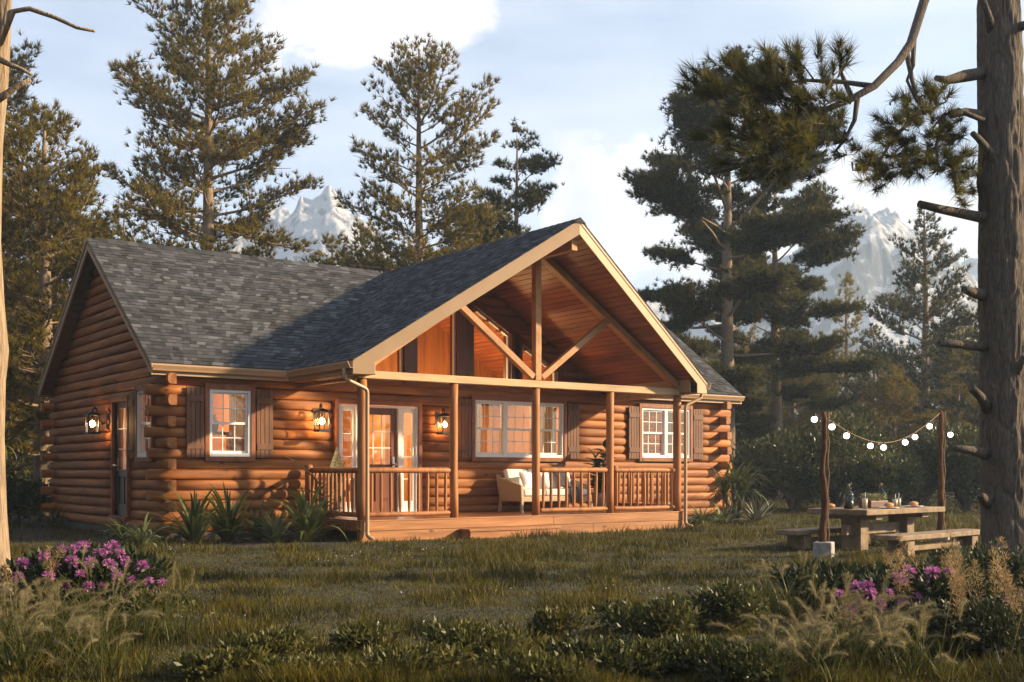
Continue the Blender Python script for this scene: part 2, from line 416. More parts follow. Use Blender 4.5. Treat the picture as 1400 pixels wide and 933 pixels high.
def door(put, u0, u1, z0, z1, mat, gl0, ncol, nrow, hside, bars):
    m = MB(); a, b = u0+.13, u1-.13
    m.box(u0, a, -.1, -.045, z0, z1); m.box(b, u1, -.1, -.045, z0, z1)
    m.box(a, b, -.1, -.046, z1-.13, z1); m.box(a, b, -.1, -.046, gl0-.14, gl0); m.box(a, b, -.1, -.046, z0, z0+.22)
    m.box(a, b, -.09, -.07, z0+.22, gl0-.14)
    mid = (a+b)/2; m.box(mid-.05, mid+.05, -.095, -.047, z0+.22, gl0-.14)
    for e0, e1 in ((a+.05, mid-.09), (mid+.09, b-.05)): m.box(e0, e1, -.071, -.056, z0+.27, gl0-.19)
    d = m.tf(put).build('door', mat, cabin, .006)
    m = MB()
    for i in range(1, ncol): u = a+(b-a)*i/ncol; m.box(u-.01, u+.01, -.085, -.055, gl0, z1-.13)
    for i in range(1, nrow): z = gl0+(z1-.13-gl0)*i/nrow; m.box(a, b, -.086, -.056, z-.01, z+.01)
    m.tf(put).build('muntin', bars, d)
    MB().box(a, b, -.075, -.071, gl0, z1-.13).tf(put).build('pane', GLASS, d)
    m = MB(); m.tube([(hside, -.045, z0+.95), (hside, .02, z0+.95)], .018); m.ball((hside, .035, z0+.95), .03); m.box(hside-.025, hside+.025, -.046, -.038, z0+.85, z0+1.1)
    m.tf(put).build('handle', plain('brushed_handle_metal', (.5, .48, .45), .3, .05, metal=1), d)
door(pf, 1.125, 1.985, .4, 2.455, DKDOOR, 1.35, 3, 3, 1.91, WHITE)
m = MB(); m.box(3.93, 4.0, -.14, .035, .37, 2.62); m.box(4.85, 4.92, -.14, .035, .37, 2.62); m.box(4.0, 4.85, -.14, .036, 2.54, 2.62); m.box(3.93, 4.92, -.05, .08, .3, .369)
m.tf(pl).build('door_casing', CASE, cabin, .006)
door(pl, 4.003, 4.847, .372, 2.54, BLKDOOR, 1.25, 2, 3, 4.74, WHITE)

# ---- shingles: every tab its own island
def shingles(mb, P, L, urange, exp_=.118):
    n = int(L/exp_)
    for i in range(n+1):
        s0 = i*exp_; s1 = min(L, s0+exp_+.06)
        if s1-s0 < .02: continue
        for (a0, a1, b0, b1) in urange(s0, s1):
            # a: range at lower edge, b: range at upper edge
            u = a0; first = True
            while u < a1-.01:
                w = rng.choice([.08, .11, .15, .19])*rng.uniform(.85, 1.15); e = min(u+w, a1)
                if a1-e < .06: e = a1
                k0 = (u-a0)/(a1-a0); k1 = (e-a0)/(a1-a0)
                t0, t1 = b0+(b1-b0)*k0, b0+(b1-b0)*k1
                h = .009+.011*rng.random(); ds = -.012*rng.random()
                v = [P(u, s0+ds, h), P(e, s0+ds, h), P(t1, s1, .002), P(t0, s1, .002), P(u, s0+ds, -.004), P(e, s0+ds, -.004)]
                mb.add(v, [(0, 1, 2, 3), (4, 5, 1, 0), (0, 3, 4), (1, 5, 2)])
                u = e
m, nt, b = newmat('asphalt_shingle')
c = ramp(nt, [(0, (.044, .045, .047)), (.35, (.07, .071, .075)), (.7, (.091, .093, .098)), (.9, (.12, .122, .13)), (1, (.165, .168, .178))], island(nt))
g = noise(nt, mapping(nt, (1, 1, 1)), 90, 3, .7); c = mixc(nt, c, ramp(nt, [(.3, (.55,)*3), (.7, (1.0,)*3)], g), 1., 'MULTIPLY')
g2 = noise(nt, mapping(nt, (1, 1, 1)), .7, 4); c = mixc(nt, c, ramp(nt, [(.3, (.8, .78, .74)), (.7, (1, 1, 1))], g2), 1., 'MULTIPLY')
nt.links.new(c, b.inputs['Base Color']); b.inputs['Roughness'].default_value = .95; b.inputs['Specular IOR Level'].default_value = .08
bump(nt, b, g, .5, .006); SHING = m
nm = unit(np.array([0, -SM, 1.])); cm = math.hypot(1, SM)
Lm = (YR-YE)*cm
def Pm(u, s_, h):
    y = YE+s_/cm; return np.array([u, y, ZE+(y-YE)*SM])+nm*h
def um(s0, s1):
    r = []
    f = lambda s_: (ZR-(ZE+(s_/cm)*SM))/SP
    h0, h1 = max(0, f(s0)-.06), max(0, f(s1)-.06)
    return [(XA-.02, XC-h0, XA-.02, XC-h1), (XC+h0, XB+.02, XC+h1, XB+.02)]
rm = MB(); shingles(rm, Pm, Lm, um)
roof = MB()
hm = lambda s_: (ZR-(ZE+(s_/cm)*SM))/SP
for sg, xe in ((-1, XA), (1, XB)):
    a = [Pm(xe, 0, -.006), Pm(XC+sg*(hm(0)-.03), 0, -.006), Pm(XC+sg*.0, Lm, -.006), Pm(xe, Lm, -.006)]
    roof.hexa(a, (0, 0, -.1))
roof.hexa([(XA, YR, ZR-.004), (XB, YR, ZR-.004), (XB, 2*YR-YE, ZE), (XA, 2*YR-YE, ZE)], (0, 0, -.1))
ro = roof.build('main_roof', SHING, cabin)
rm.build('shingle_courses', SHING, ro)
cp = math.hypot(1, SP); Lp = WP*cp
po = MB()
rp = MB()
for sg in (-1, 1):
    npn = unit(np.array([sg*SP, 0, 1.]))
    def Pp(u, s_, h, sg=sg, npn=npn):
        x = XC+sg*(WP-s_/cp); return np.array([x, u, ZE+s_/cp*SP])+npn*h
    def up_(s0, s1, sg=sg):
        def e(s_): x = XC+sg*(WP-s_/cp); z = ZE+s_/cp*SP; return yfront(x)-.025, YE+(z-ZE)/SM+.05
        a, b = e(s0); c_, d = e(s1); return [(a, b, c_, d)]
    shingles(rp, Pp, Lp, up_)
    a, b = up_(0, Lp)[0][:2], up_(Lp-1e-4, Lp)[0][:2]
    po.hexa([Pp(a[0]+.03, 0, -.006), Pp(a[1]-.05, 0, -.006), Pp(b[1]-.05, Lp, -.006), Pp(b[0]+.03, Lp, -.006)], (0, 0, -.1))
pr_ = po.build('porch_roof', SHING, cabin); rp.build('shingle_courses', SHING, pr_)
# ridge caps
def capline(p, q, nl, nr):
    rc = MB()
    p, q = np.array(p), np.array(q); L = np.linalg.norm(q-p); d = (q-p)/L; n = int(L/.2)
    for i in range(n):
        a = p+d*(i*.2); e = p+d*min(L, i*.2+.24); h = .016+.006*rng.random()
        dl, dr = np.array(nl)*.16, np.array(nr)*.16; U = np.array([0, 0, 1.])
        v = [a+U*.035, a+U*.02+dl, a+U*.02+dr, e+U*.022, e+U*.007+dl, e+U*.007+dr]
        rc.add(v, [(0, 1, 4, 3), (0, 3, 5, 2), (0, 2, 1)])
    rc.build('ridge_cap', SHING, cabin)
capline((XC-.2, YR, ZR), (XA-.02, YR, ZR), unit(np.array([0, -1, -SM])), unit(np.array([0, 1, -SM])))
capline((XB+.02, YR, ZR), (XC+.2, YR, ZR), unit(np.array([0, 1, -SM])), unit(np.array([0, -1, -SM])))
capline((XC, -1.34, ZR), (XC, YR+.1, ZR), unit(np.array([-1, 0, -SP])), unit(np.array([1, 0, -SP])))
# rakes of the main roof: fascia boards and soffits
fa = MB(); so = MB()
for xe, sg in ((XA, -1), (XB, 1)):
    for (ya, yb) in ((YE, YR), (2*YR-YE, YR)):
        fa.hexa([(xe, ya, ZE-.012), (xe, yb, ZR-.012), (xe, yb, ZR-.235), (xe, ya, ZE-.215)], (-sg*.035, 0, 0))
        fa.hexa([(xe+sg*.012, ya, ZE-.005), (xe+sg*.012, yb, ZR-.005), (xe+sg*.012, yb, ZR-.06), (xe+sg*.012, ya, ZE-.06)], (-sg*.0105, 0, 0))
        so.hexa([(xe-sg*.036, ya, ZE-.17), (xe-sg*.036, yb, ZR-.17), (xe-sg*.45, yb, ZR-.17), (xe-sg*.45, ya, ZE-.17)], (0, 0, -.015))
# eave fascia and level soffits
for x0, x1 in ((XA+.036, XC-WP-.002), (XC+WP+.002, XB-.036)):
    fa.box(x0, x1, YE, YE+.03, ZE-.21, ZE-.02); so.box(x0, x1, YE+.031, YW+.1, ZE-.205, ZE-.19)
fa.box(XA+.036, XB-.036, 2*YR-YE-.03, 2*YR-YE, ZE-.21, ZE-.02); so.box(XA+.036, XB-.036, YB-.1, 2*YR-YE-.031, ZE-.205, ZE-.19)
# porch rakes (prow)
pk = np.array([XC, -1.316, ZR-.004])
for sg in (-1, 1):
    e = np.array([XC+sg*WP, -.451, ZE-.004]); n_ = unit(np.array([sg*(1.316-.451), WP, 0.]))
    dz = np.array([0, 0, -.27])
    s_in = e+(pk-e)*.085; zb = ZE-.235
    fa.hexa([e, pk, pk+dz, s_in+dz, (s_in[0], s_in[1], zb), (e[0], e[1], zb)], n_*.04)
    e2, p2 = e-n_*.014+(0, 0, .006), pk-n_*.014+(0, 0, .006)
    fa.hexa([e2, p2, p2+(0, 0, -.07), e2+(0, 0, -.07)], n_*.0135)
    # eave side fascia and box soffit of the porch
    x = XC+sg*WP
    fa.box(x, x-sg*.03, -.41, YE-.002, ZE-.21, ZE-.02)
    so.box(x-sg*.031, XC+sg*(WP-.46), -.40, YW+.05, ZE-.225, ZE-.21)
    fa.box(XC+sg*(WP-.46), XC+sg*(WP-.43), -.40, YW+.02, ZE-.209, ZE+.12)
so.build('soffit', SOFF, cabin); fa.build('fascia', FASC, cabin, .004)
# ceiling boards of the porch (and the room behind the gable)
ce = MB()
for sg in (-1, 1):
    s_ = .3; npn = unit(np.array([sg*SP, 0, 1.]))
    while s_ < Lp:
        e = min(Lp, s_+.135); q = []
        for t in (s_+.007, e-.007):
            x = XC+sg*(WP-t/cp); z = ZE+t/cp*SP-.25; q.append((x, yfront(x)+.045, z))
        (x0, y0, z0), (x1, y1, z1) = q
        ce.hexa([(x0, y0, z0), (x1, y1, z1), (x1, YR-.1, z1), (x0, YR-.1, z0)], (npn*.02+np.array([0, 0, rng.normal(0, .0012)])))
        s_ = e
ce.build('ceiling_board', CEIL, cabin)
lining = MB()
for sg in (-1, 1):
    q = [np.array([XC+sg*(WP-.35), -.35, ZE+.02]), np.array([XC, -1.2, ZR-.215]), np.array([XC, YR-.1, ZR-.215]), np.array([XC+sg*(WP-.35), YR-.1, ZE+.02])]
    lining.hexa(q, (0, 0, .05))
lining.build('roof_sheathing', DKDOOR, cabin)
# truss in the porch front
tr = MB()
tr.bar((XC, -.02, 2.96), (XC, -.02, 5.45), .14, .14, (0, 1, 0)); tr.build('king_post', BRACE, cabin, .008)
for sg in (-1, 1):
    r = MB()
    r.bar((XC+sg*3.8, -.02, ZR-.37-SP*3.8), (XC+sg*.02, -.02, ZR-.37-SP*.02), .13, .17, (0, 1, 0)); r.build('rafter', BRACE, cabin, .008)
    r = MB(); xm = 1.78
    r.bar((XC+sg*.1, -.025, 3.02), (XC+sg*xm, -.025, ZR-.42-SP*xm), .12, .12, (0, 1, 0)); r.build('brace', BRACE, cabin, .008)
r = MB(); r.box(XC-.07, XC+.07, -1.17, YG, 5.28, 5.47); r.build('ridge_beam', BRACE, cabin, .008)
b = MB(); b.box(-.12, 7.68, -.1, .06, 2.82, 2.955); b.build('porch_beam', BEAM, cabin, .008)
for x in (-.02, 7.58):
    b = MB(); b.box(x-.06, x+.06, .061, YW-.02, 2.80, 2.95); b.build('porch_beam', BEAM, cabin, .008)
# posts
BAY = 1.891
for k in range(5):
    p = MB(); zz = np.linspace(.37, 2.82, 7)
    r0 = .085 if k in (0, 4) else .078
    p.tube([(k*BAY+rng.normal(0, .003), rng.normal(0, .003), z) for z in zz], r0*(1+rng.normal(0, .012, 7)), 16); p.build('post', LOG_Z, cabin)
# deck
d = MB(); y = -.11
while y < YW-.1:
    e = min(y+.14, YW-.06); d.box(-.1, 7.66, y+.003, e-.003, .335, .37); y = e
deck = d.build('deck', DECK_TOP, cabin, .004)
for bx in ((-.12, 4.1, -.150, -.112, .185, .345), (4.106, 7.68, -.150, -.112, .185, .345), (-.12, 7.68, -.160, -.111, .349, .372),
           (-.118, 2.0, -.146, -.112, -.05, .178), (2.006, 5.1, -.148, -.112, -.05, .178), (5.106, 7.678, -.146, -.112, -.05, .178)):
    MB().box(*bx).build('skirt_board', DECK, deck, .005)
for bx in ((-.155, -.117, -.10, YW-.06, .185, .334), (7.675, 7.713, -.10, YW-.06, .185, .334), (7.676, 7.7, -.1, YW-.1, -.05, .18)):
    MB().box(*bx).build('skirt_board', LOG_X, deck, .005)
for bx in ((-.12, -.04, -.105, -.02, -.05, .18), (7.6, 7.672, -.105, -.02, -.05, .18)):
    MB().box(*bx).build('support_block', LOG_X, deck, .005)
st = MB(); st.box(1.9, 4.0, -.50, -.165, .13, .175); st.box(1.93, 3.97, -.48, -.45, -.05, .129); st.box(1.93, 1.96, -.449, -.165, -.05, .129); st.box(3.94, 3.97, -.449, -.165, -.05, .129); st.build('step', DECK, deck, .005)
# railings
def railing(p, q, nb, zt=1.235, zb=.46):
    p, q = np.array(p, float), np.array(q, float); d = unit(q-p)
    a, e = p+d*.085, q-d*.085
    r = MB(); n = 6
    def taper(z, R):
        pts = [np.array([*(a+(e-a)*t), z+rng.normal(0, .003)]) for t in (0, .03, .3, .6, .97, 1)]
        r.tube(pts, [R*.72, R, R, R*1.03, R, R*.72], 12)
    taper(zt, .05); taper(zb, .045)
    o = r.build('railing', LOG_Z, cabin)
    for i in range(nb):
        c = a+(e-a)*(i+.5)/nb; bb = MB(); w = rng.normal(0, .004, 2)
        zs = [zb, zb+.06, zb+.14, (zt+zb)/2, zt-.14, zt-.06, zt]
        bb.tube([(c[0]+w[0]*math.sin(j), c[1], z) for j, z in enumerate(zs)], [.018, .02, .029, .03, .029, .02, .018], 10)
        bb.build('baluster', LOG_Z, o)
railing((0, 0), (BAY, 0), 9); railing((2*BAY, 0), (3*BAY, 0), 9); railing((3*BAY, 0), (4*BAY, 0), 9)
railing((-.02, 0), (-.02, YW-.12), 12); railing((4*BAY+.02, 0), (4*BAY+.02, YW-.12), 12)
for x in (-.02, 4*BAY+.02):
    p = MB(); p.tube([(x, YW-.14, .37), (x, YW-.14, 1.3), (x, YW-.14, 1.34)], [.075, .075, .06], 14); p.build('newel_post', LOG_Z, cabin)
# gutters and downspouts
def gutter(p, q, out):
    p, q, out = np.array(p, float), np.array(q, float), np.array(out, float); U = np.array([0, 0, 1.])
    prof = [(0, 0), (0, -.115), (.065, -.115), (.075, -.085), (.105, -.03), (.105, 0), (.094, 0), (.094, -.028), (.065, -.08), (.058, -.107), (.008, -.107), (.008, 0)]
    g = MB(); g.hexa([p+out*a+U*b for a, b in prof], q-p)
    g.build('gutter', GUT, cabin)
zg = ZE-.022
gutter((XA, YE-.002, zg), (XC-WP-.105, YE-.002, zg), (0, -1, 0)); gutter((XC+WP+.105, YE-.002, zg), (XB, YE-.002, zg), (0, -1, 0))
gutter((XC-WP-.002, YE-.1, zg), (XC-WP-.002, -.47, zg), (-1, 0, 0)); gutter((XC+WP+.002, YE-.1, zg), (XC+WP+.002, -.47, zg), (1, 0, 0))
def downspout(path):
    m = MB(); m.tube(path, .036, 8); m.build('downspout', GUT, cabin)
def roundpath(pts, r=.07, n=4):
    pts = [np.array(p, float) for p in pts]; out = [pts[0]]
    for a, b, c in zip(pts, pts[1:], pts[2:]):
        d0, d1 = unit(a-b), unit(c-b)
        for t in np.linspace(0, 1, n+1): out.append((1-t)**2*(b+d0*r)+2*t*(1-t)*b+t*t*(b+d1*r))
    return out+[pts[-1]]
downspout(roundpath([(-.48, -.25, 2.96), (-.48, -.25, 2.78), (-.02, -.21, 2.62), (-.02, -.21, .1), (.03, -.36, .05)]))
downspout(roundpath([(8.04, -.25, 2.96), (8.04, -.25, 2.78), (7.60, -.21, 2.6), (7.60, -.21, .1), (7.66, -.36, .05)]))
# interior shells
MB().box(-.3, 7.8, 5.60, 5.63, 2.9, ZR-.3).build('upper_room_wall', wood('amber_room_boards', (.2, .075, .02), (.36, .14, .04), (14, 14, 1.2), .6, .3), cabin)
r = MB()
def wallp(*a): r.box(*a)
wallp(XL+.3, XRW-.3, 6.6, 6.7, .3, 2.9)                         # back
wallp(-.35, -.25, YW+.2, 6.6, .3, 2.9); wallp(7.75, 7.85, YW+.2, 6.6, .3, 2.9)
wallp(XL+.25, -.35, YW+.2, 6.6, 2.86, 2.9); wallp(7.85, XRW-.25, YW+.2, 6.6, 2.86, 2.9)
wallp(XL+.22, XL+.25, 4.95, 6.6, .3, 2.86); wallp(XL+.22, XL+.25, 3.5, 3.98, .3, 2.86)
wallp(3.0, 3.1, 4.4, 6.6, .3, 2.8)
r.build('room_wall', PLASTER, cabin)
MB().box(XL+.22, XRW-.22, YW+.18, 6.6, .28, .3).build('room_floor', ROOMFLOOR, cabin)

# ================================================================= LIGHT INSIDE AND LANTERNS
def plight(name, loc, w, col, r=.1, parent=None):
    l = bpy.data.lights.new(name, 'POINT'); l.energy = w; l.color = col; l.shadow_soft_size = r
    o = bpy.data.objects.new(name, l); COL.objects.link(o); o.location = loc
    if parent: o.parent = parent
WARM = (1, .58, .22)
for loc, w in (((-1.5, 4.2, 2.3), 48), ((1.6, 4.4, 2.3), 58), ((5.2, 4.4, 2.3), 75), ((3.78, 4.0, 3.2), 45), ((9.5, 4.4, 2.3), 25)):
    plight('room_lamp_light', loc, w, WARM, .2)
def lantern_parts(root):
    b = MB()
    b.box(-.055, .055, -.02, .0, .08, .38)                        # back plate, local: wall at y=0, out = -y
    b.tube(roundpath([(0, -.01, .2), (0, -.09, .14), (0, -.17, .42), (0, -.2, .44), (0, -.235, .4), (0, -.235, .355)], .05, 4), .013, 8)
    b.build('bracket', BLACK, root)
    c = MB(); cx, cy, w = 0, -.235, .085
    for sx in (-1, 1):
        for sy in (-1, 1): c.box(cx+sx*w-.009, cx+sx*w+.009, cy+sy*w-.009, cy+sy*w+.009, .02, .3)
    c.box(cx-w-.02, cx+w+.02, cy-w-.02, cy+w+.02, -.012, .02); c.box(cx-w-.022, cx+w+.022, cy-w-.022, cy+w+.022, .3, .318)
    c.add([(cx-w-.012, cy-w-.012, .3182), (cx+w+.012, cy-w-.012, .3182), (cx+w+.012, cy+w+.012, .3182), (cx-w-.012, cy+w+.012, .3182), (cx-.03, cy-.03, .365), (cx+.03, cy-.03, .365), (cx+.03, cy+.03, .365), (cx-.03, cy+.03, .365)],
          [(0, 1, 5, 4), (1, 2, 6, 5), (2, 3, 7, 6), (3, 0, 4, 7), (4, 5, 6, 7)])
    c.tube([(cx, cy, .3), (cx, cy, .22)], .018, 8)
    c.build('cage', BLACK, root)
    g = MB()
    for s_ in (-1, 1):
        g.box(cx-w+.009, cx+w-.009, cy+s_*w-.002, cy+s_*w+.002, .02, .3); g.box(cx+s_*w-.002, cx+s_*w+.002, cy-w+.009, cy+w-.009, .02, .3)
    g.build('glass', LGLASS, root)
    MB().ball((cx, cy, .16), .042, 14, 10, (1, 1, 1.15)).build('bulb', BULB, root)
l1 = empty('wall_lantern', (.2, YW+.03, 1.97), 'lit black wall lantern on the logs between the left window and the front door', 'lantern', 'lit wall lanterns')
lantern_parts(l1)
l1.scale = (1.15,)*3
l2 = copy_tree(l1); l2.location = (2.93, YW+.03, 1.97); l2['label'] = 'lit black wall lantern right of the front door, partly behind a porch post'
l3 = copy_tree(l1); l3.location = (XL-.03, 5.2, 1.95); l3.rotation_euler.z = rad(-90); l3['label'] = 'lit black wall lantern on the shaded side wall beside the side door'

# ================================================================= CURTAINS AND ROOM PLANT
CURT = leafmat('white_curtain_cloth', (.3, .27, .22), (.36, .33, .27), 3, .5, .9, .0)
def curtain(x0, x1, z0, z1, y, label):
    n = int((x1-x0)/.012); u = np.linspace(x0, x1, n); yy = y+.022*np.sin((u-x0)*2*np.pi/.085)+.008*np.sin(u*31)
    V = np.concatenate([np.stack([u, yy, np.full(n, z1)], 1), np.stack([u, yy+.004*np.sin(u*50), np.full(n, z0)], 1)])
    F = [(i, i+1, n+i+1, n+i) for i in range(n-1)]
    o = quickmesh('curtain', V, np.array(F), CURT, smooth=True)
    tag(o, label, 'curtain', 'white curtains behind the windows')
curtain(-1.42, -1.08, 1.4, 2.74, YW+.27, 'white curtain at the right edge of the single left front window')
curtain(3.84, 4.2, 1.4, 2.74, YW+.27, 'white curtain at the left edge of the wide triple porch window')
curtain(5.55, 6.2, 1.4, 2.74, YW+.27, 'white curtain drawn over the right third of the wide triple porch window')
curtain(9.55, 10.12, 1.4, 2.74, YW+.27, 'white curtain at the right edge of the double right window')

# ================================================================= STRAP-LEAVED PLANTS
def straps(n, L, w, el0, el1, droop, base=(0, 0, 0), seg=7, fold=.0):
    """arching strap leaves; returns verts, quads"""
    V, F = [], []; k0 = 0
    for i in range(n):
        az = rng.uniform(0, 2*np.pi); el = rad(rng.uniform(el0, el1)); l = L*rng.uniform(.55, 1.1); ww = w*rng.uniform(.8, 1.2)
        h = np.array([math.cos(az), math.sin(az), 0]); sd = np.array([-h[1], h[0], 0]); p = np.array(base, float)+h*.02+rng.normal(0, .012, 3); e = el
        tw = rng.uniform(-.4, .4)
        for j in range(seg+1):
            t = j/seg; wid = ww*(min(1, .55+t*2.2))*(1-t**2.2)+.0006
            s_ = sd*math.cos(tw*t)+np.array([0, 0, 1.])*math.sin(tw*t)
            V += [p-s_*wid/2, p+s_*wid/2]
            p = p+(h*math.cos(e)+np.array([0, 0, math.sin(e)]))*l/seg
            e -= droop*rng.uniform(.7, 1.3)*(t+.25)/seg*2
        for j in range(seg): a = k0+2*j; F.append((a, a+1, a+3, a+2))
        k0 += 2*(seg+1)
    return np.array(V), np.array(F)
def strap_plant(name, loc, n, L, w, el0, el1, droop, mat, label, trunk=0, cat='plant', group=None, heads=None, pale=0):
    root = empty(name, loc, label, cat, group)
    V, F = [], []; k0 = 0
    hs = heads or [(0, 0, trunk)]
    for h in hs:
        v, f = straps(max(4, n//len(hs)), L, w, el0, el1, droop, h); V.append(v); F.append(f+k0); k0 += len(v)
    quickmesh('leaves', np.vstack(V), np.vstack(F), mat, root, True)
    if pale:
        v, f = straps(pale, L*.8, w*.9, el0+15, 88, droop, hs[0]); quickmesh('pale_leaves', v, f, AGAVE, root, True)
    t = MB()
    if trunk > .1:
        for h in hs: t.tube([(h[0]*.2, h[1]*.2, -.02), (h[0]*.6+.02, h[1]*.6, h[2]*.5), h], [.07, .05, .045], 8)
    else: t.tube([(0, 0, -.03), (0, 0, .05)], [.05, .03], 8)
    t.build('stem', BARK, root)
    return root
G1 = 'strap leaved plants along the cabin wall'
strap_plant('spiky_plant', (-3.55, .75, 0), 63, 0.756, 0.0527, 15, 85, 1.5, AGAVE, 'pale green low spiky plant at the front corner of the cabin', group=G1)
strap_plant('spiky_plant', (-3.6, 1.5, 0), 46, 0.732, 0.0465, 20, 85, 1.4, YUCCA, 'dark low spiky plant just behind the pale one at the cabin corner', group=G1)
strap_plant('spiky_plant', (-2.6, 1.05, 0), 69, 1.159, 0.0697, 35, 88, .9, YUCCA, 'tall dark strap plant left of and below the single left window', group=G1, pale=14)
strap_plant('spiky_plant', (-1.98, 1.1, 0), 69, 1.220, 0.0697, 40, 88, .8, YUCCA, 'tall dark strap plant directly beneath the single left window', group=G1, pale=10)
strap_plant('spiky_plant', (-1.3, 1.4, 0), 46, 0.854, 0.0620, 30, 88, 1., YUCCA, 'dark shaded strap plant between the two tall ones and the pale green one', group=G1)
strap_plant('spiky_plant', (-1.35, .55, 0), 46, 0.756, 0.0651, 35, 85, .9, AGAVE, 'bright green strap plant right of the single left window', group=G1)
strap_plant('spiky_plant', (-.85, .4, 0), 63, 1.403, 0.0775, 25, 88, 1.15, YUCCA, 'largest dark strap plant at the left end of the porch deck', group=G1, pale=8)
G2 = 'spiky plants in the shade left of the cabin'
strap_plant('cordyline_palm', (-2.9, 13.4, 0), 70, 1.0, .07, -20, 85, 1.0, YUCCA, 'dark palm like plant with a trunk behind the left side of the cabin', 1.9, 'palm', G2)
strap_plant('cordyline_palm', (-3.3, 11.5, 0), 55, .9, .05, 20, 88, 1., YUCCA, 'dark spiky bush below the palm beside the pale trunk', .5, 'plant', G2)
strap_plant('cordyline_palm', (-2.5, 11.3, 0), 55, 1.15, .05, 40, 88, .6, YUCCA, 'dark upright spiky plant near the rear corner of the cabin', .2, 'plant', G2)
strap_plant('cordyline_palm', (-2.95, 8.3, 0), 45, .7, .045, 20, 85, 1.2, YUCCA, 'low dark spiky plant at the foot of the shaded side wall', group=G2, pale=5)
G3 = 'spiky plants at the right end of the cabin'
strap_plant('yucca_palm', spot(lat(1003, 26.6), 26.6), 130, 1.05, .06, -10, 88, 1.4, YUCCA, 'large bushy yucca with arching leaves at the right corner of the cabin', .75, 'plant', G3, [(0, 0, .9), (.25, -.1, .75), (-.2, .1, .7)])
strap_plant('spiky_plant', spot(lat(960, 25.2), 25.2), 80, .7, .055, 15, 85, 1.2, AGAVE, 'pale low spiky plant right of the right downspout', group=G3)
strap_plant('spiky_plant', spot(lat(988, 25.6), 25.6), 60, .65, .055, 20, 85, 1., AGAVE, 'pale low spiky plant below the large yucca', group=G3)
strap_plant('spiky_plant', spot(lat(1034, 26.5), 26.5), 50, .85, .06, 25, 80, .5, plain('grey_agave_leaf', (.2, .19, .14), .6, .3), 'grey dry agave right of the large yucca', group=G3)

# porch pot plants
def potted(loc, label, pot_r, pot_h, name):
    root = empty(name, loc, label, 'potted plant')
    m = MB(); m.lathe((0, 0, 0), [(pot_r*.7, 0), (pot_r*.95, pot_h*.6), (pot_r, pot_h), (pot_r*.9, pot_h), (pot_r*.88, pot_h*.85)], 20); m.build('pot', TERRA, root)
    return root
def leaf_blob(V, F, k0, p, d, L, W, seg=6, bend=.5):
    """a broad oval leaf"""
    d = unit(np.array(d, float)); sd = unit(np.cross(d, [0, 0, 1.])+rng.normal(0, .15, 3)); up = np.cross(sd, d); p = np.array(p, float)
    for j in range(seg+1):
        t = j/seg; w = W*math.sin(math.pi*(.03+.95*t)**.8)+.001; q = p+d*L*t-up*bend*L*t*t*.5
        V += [q-sd*w/2+up*w*.18, q, q+sd*w/2+up*w*.18]
    for j in range(seg):
        a = k0+3*j; F += [(a, a+1, a+4, a+3), (a+1, a+2, a+5, a+4)]
    return k0+3*(seg+1)
rp_ = potted((6.75, 1.55, .37), 'rubber plant with dark glossy leaves behind the porch railing, right of the sofa', .19, .38, 'rubber_plant')
V, F, k0 = [], [], 0; st = MB()
for i in range(5):
    a = i*1.7; top = np.array([.16*math.cos(a), .16*math.sin(a), 1.35-.22*i]); st.tube([(0, 0, .3), top*np.array([.5, .5, .6]), top], [.014, .012, .007], 6)
    for j in range(17):
        t = .28+.72*j/16; q = np.array([0, 0, .3])*(1-t)+top*t; az = j*2.4+i
        k0 = leaf_blob(V, F, k0, q, (math.cos(az), math.sin(az), .5 if j < 15 else 2), .3, .16)
quickmesh('leaves', V, np.array(F), DARKLEAF, rp_, True); st.build('stem', BARK, rp_)
cp_ = potted((.14, 1.45, .37), 'potted plant with large mottled leaf behind the left porch railing', .2, .36, 'banana_plant')
V, F, k0 = [], [], 0
for d, L, W, b in (((.1, -.1, 1.), 1.0, .36, .1), ((.35, .1, 1.), .85, .3, .25), ((-.55, .1, .9), 1.15, .16, .5), ((-.9, -.15, .55), .95, .15, .8), ((.3, -.3, 1), .75, .25, .3)):
    k0 = leaf_blob(V, F, k0, (0, 0, .3), d, L, W, 8, b)
mott = leafmat('mottled_leaf', (.06, .06, .025), (.32, .27, .15), 26, .3, .5, .1)
quickmesh('leaves', V, np.array(F), mott, cp_, True)
rmp = potted((-1.5, 3.0, 1.95), 'palm in a pale pot seen through the single left window', .12, .2, 'house_palm')
v, f = straps(22, .4, .035, 10, 80, 1.4, (0, 0, .2)); quickmesh('leaves', v, f, YUCCA, rmp, True)
rmp.children[0].data.materials[0] = PLATE
sd_ = MB(); sd_.box(-1.95, -1.1, 2.85, 3.2, 1.9, 1.948); sd_.box(-1.93, -1.88, 2.87, 3.18, .3, 1.9); sd_.box(-1.17, -1.12, 2.87, 3.18, .3, 1.9); sd_.box(-1.88, -1.17, 2.9, 3.15, 1.0, 1.03)
tag(sd_.build('shelf_unit', CASE, bevel=.004), 'wooden shelf carrying the palm inside the left window', 'shelf')

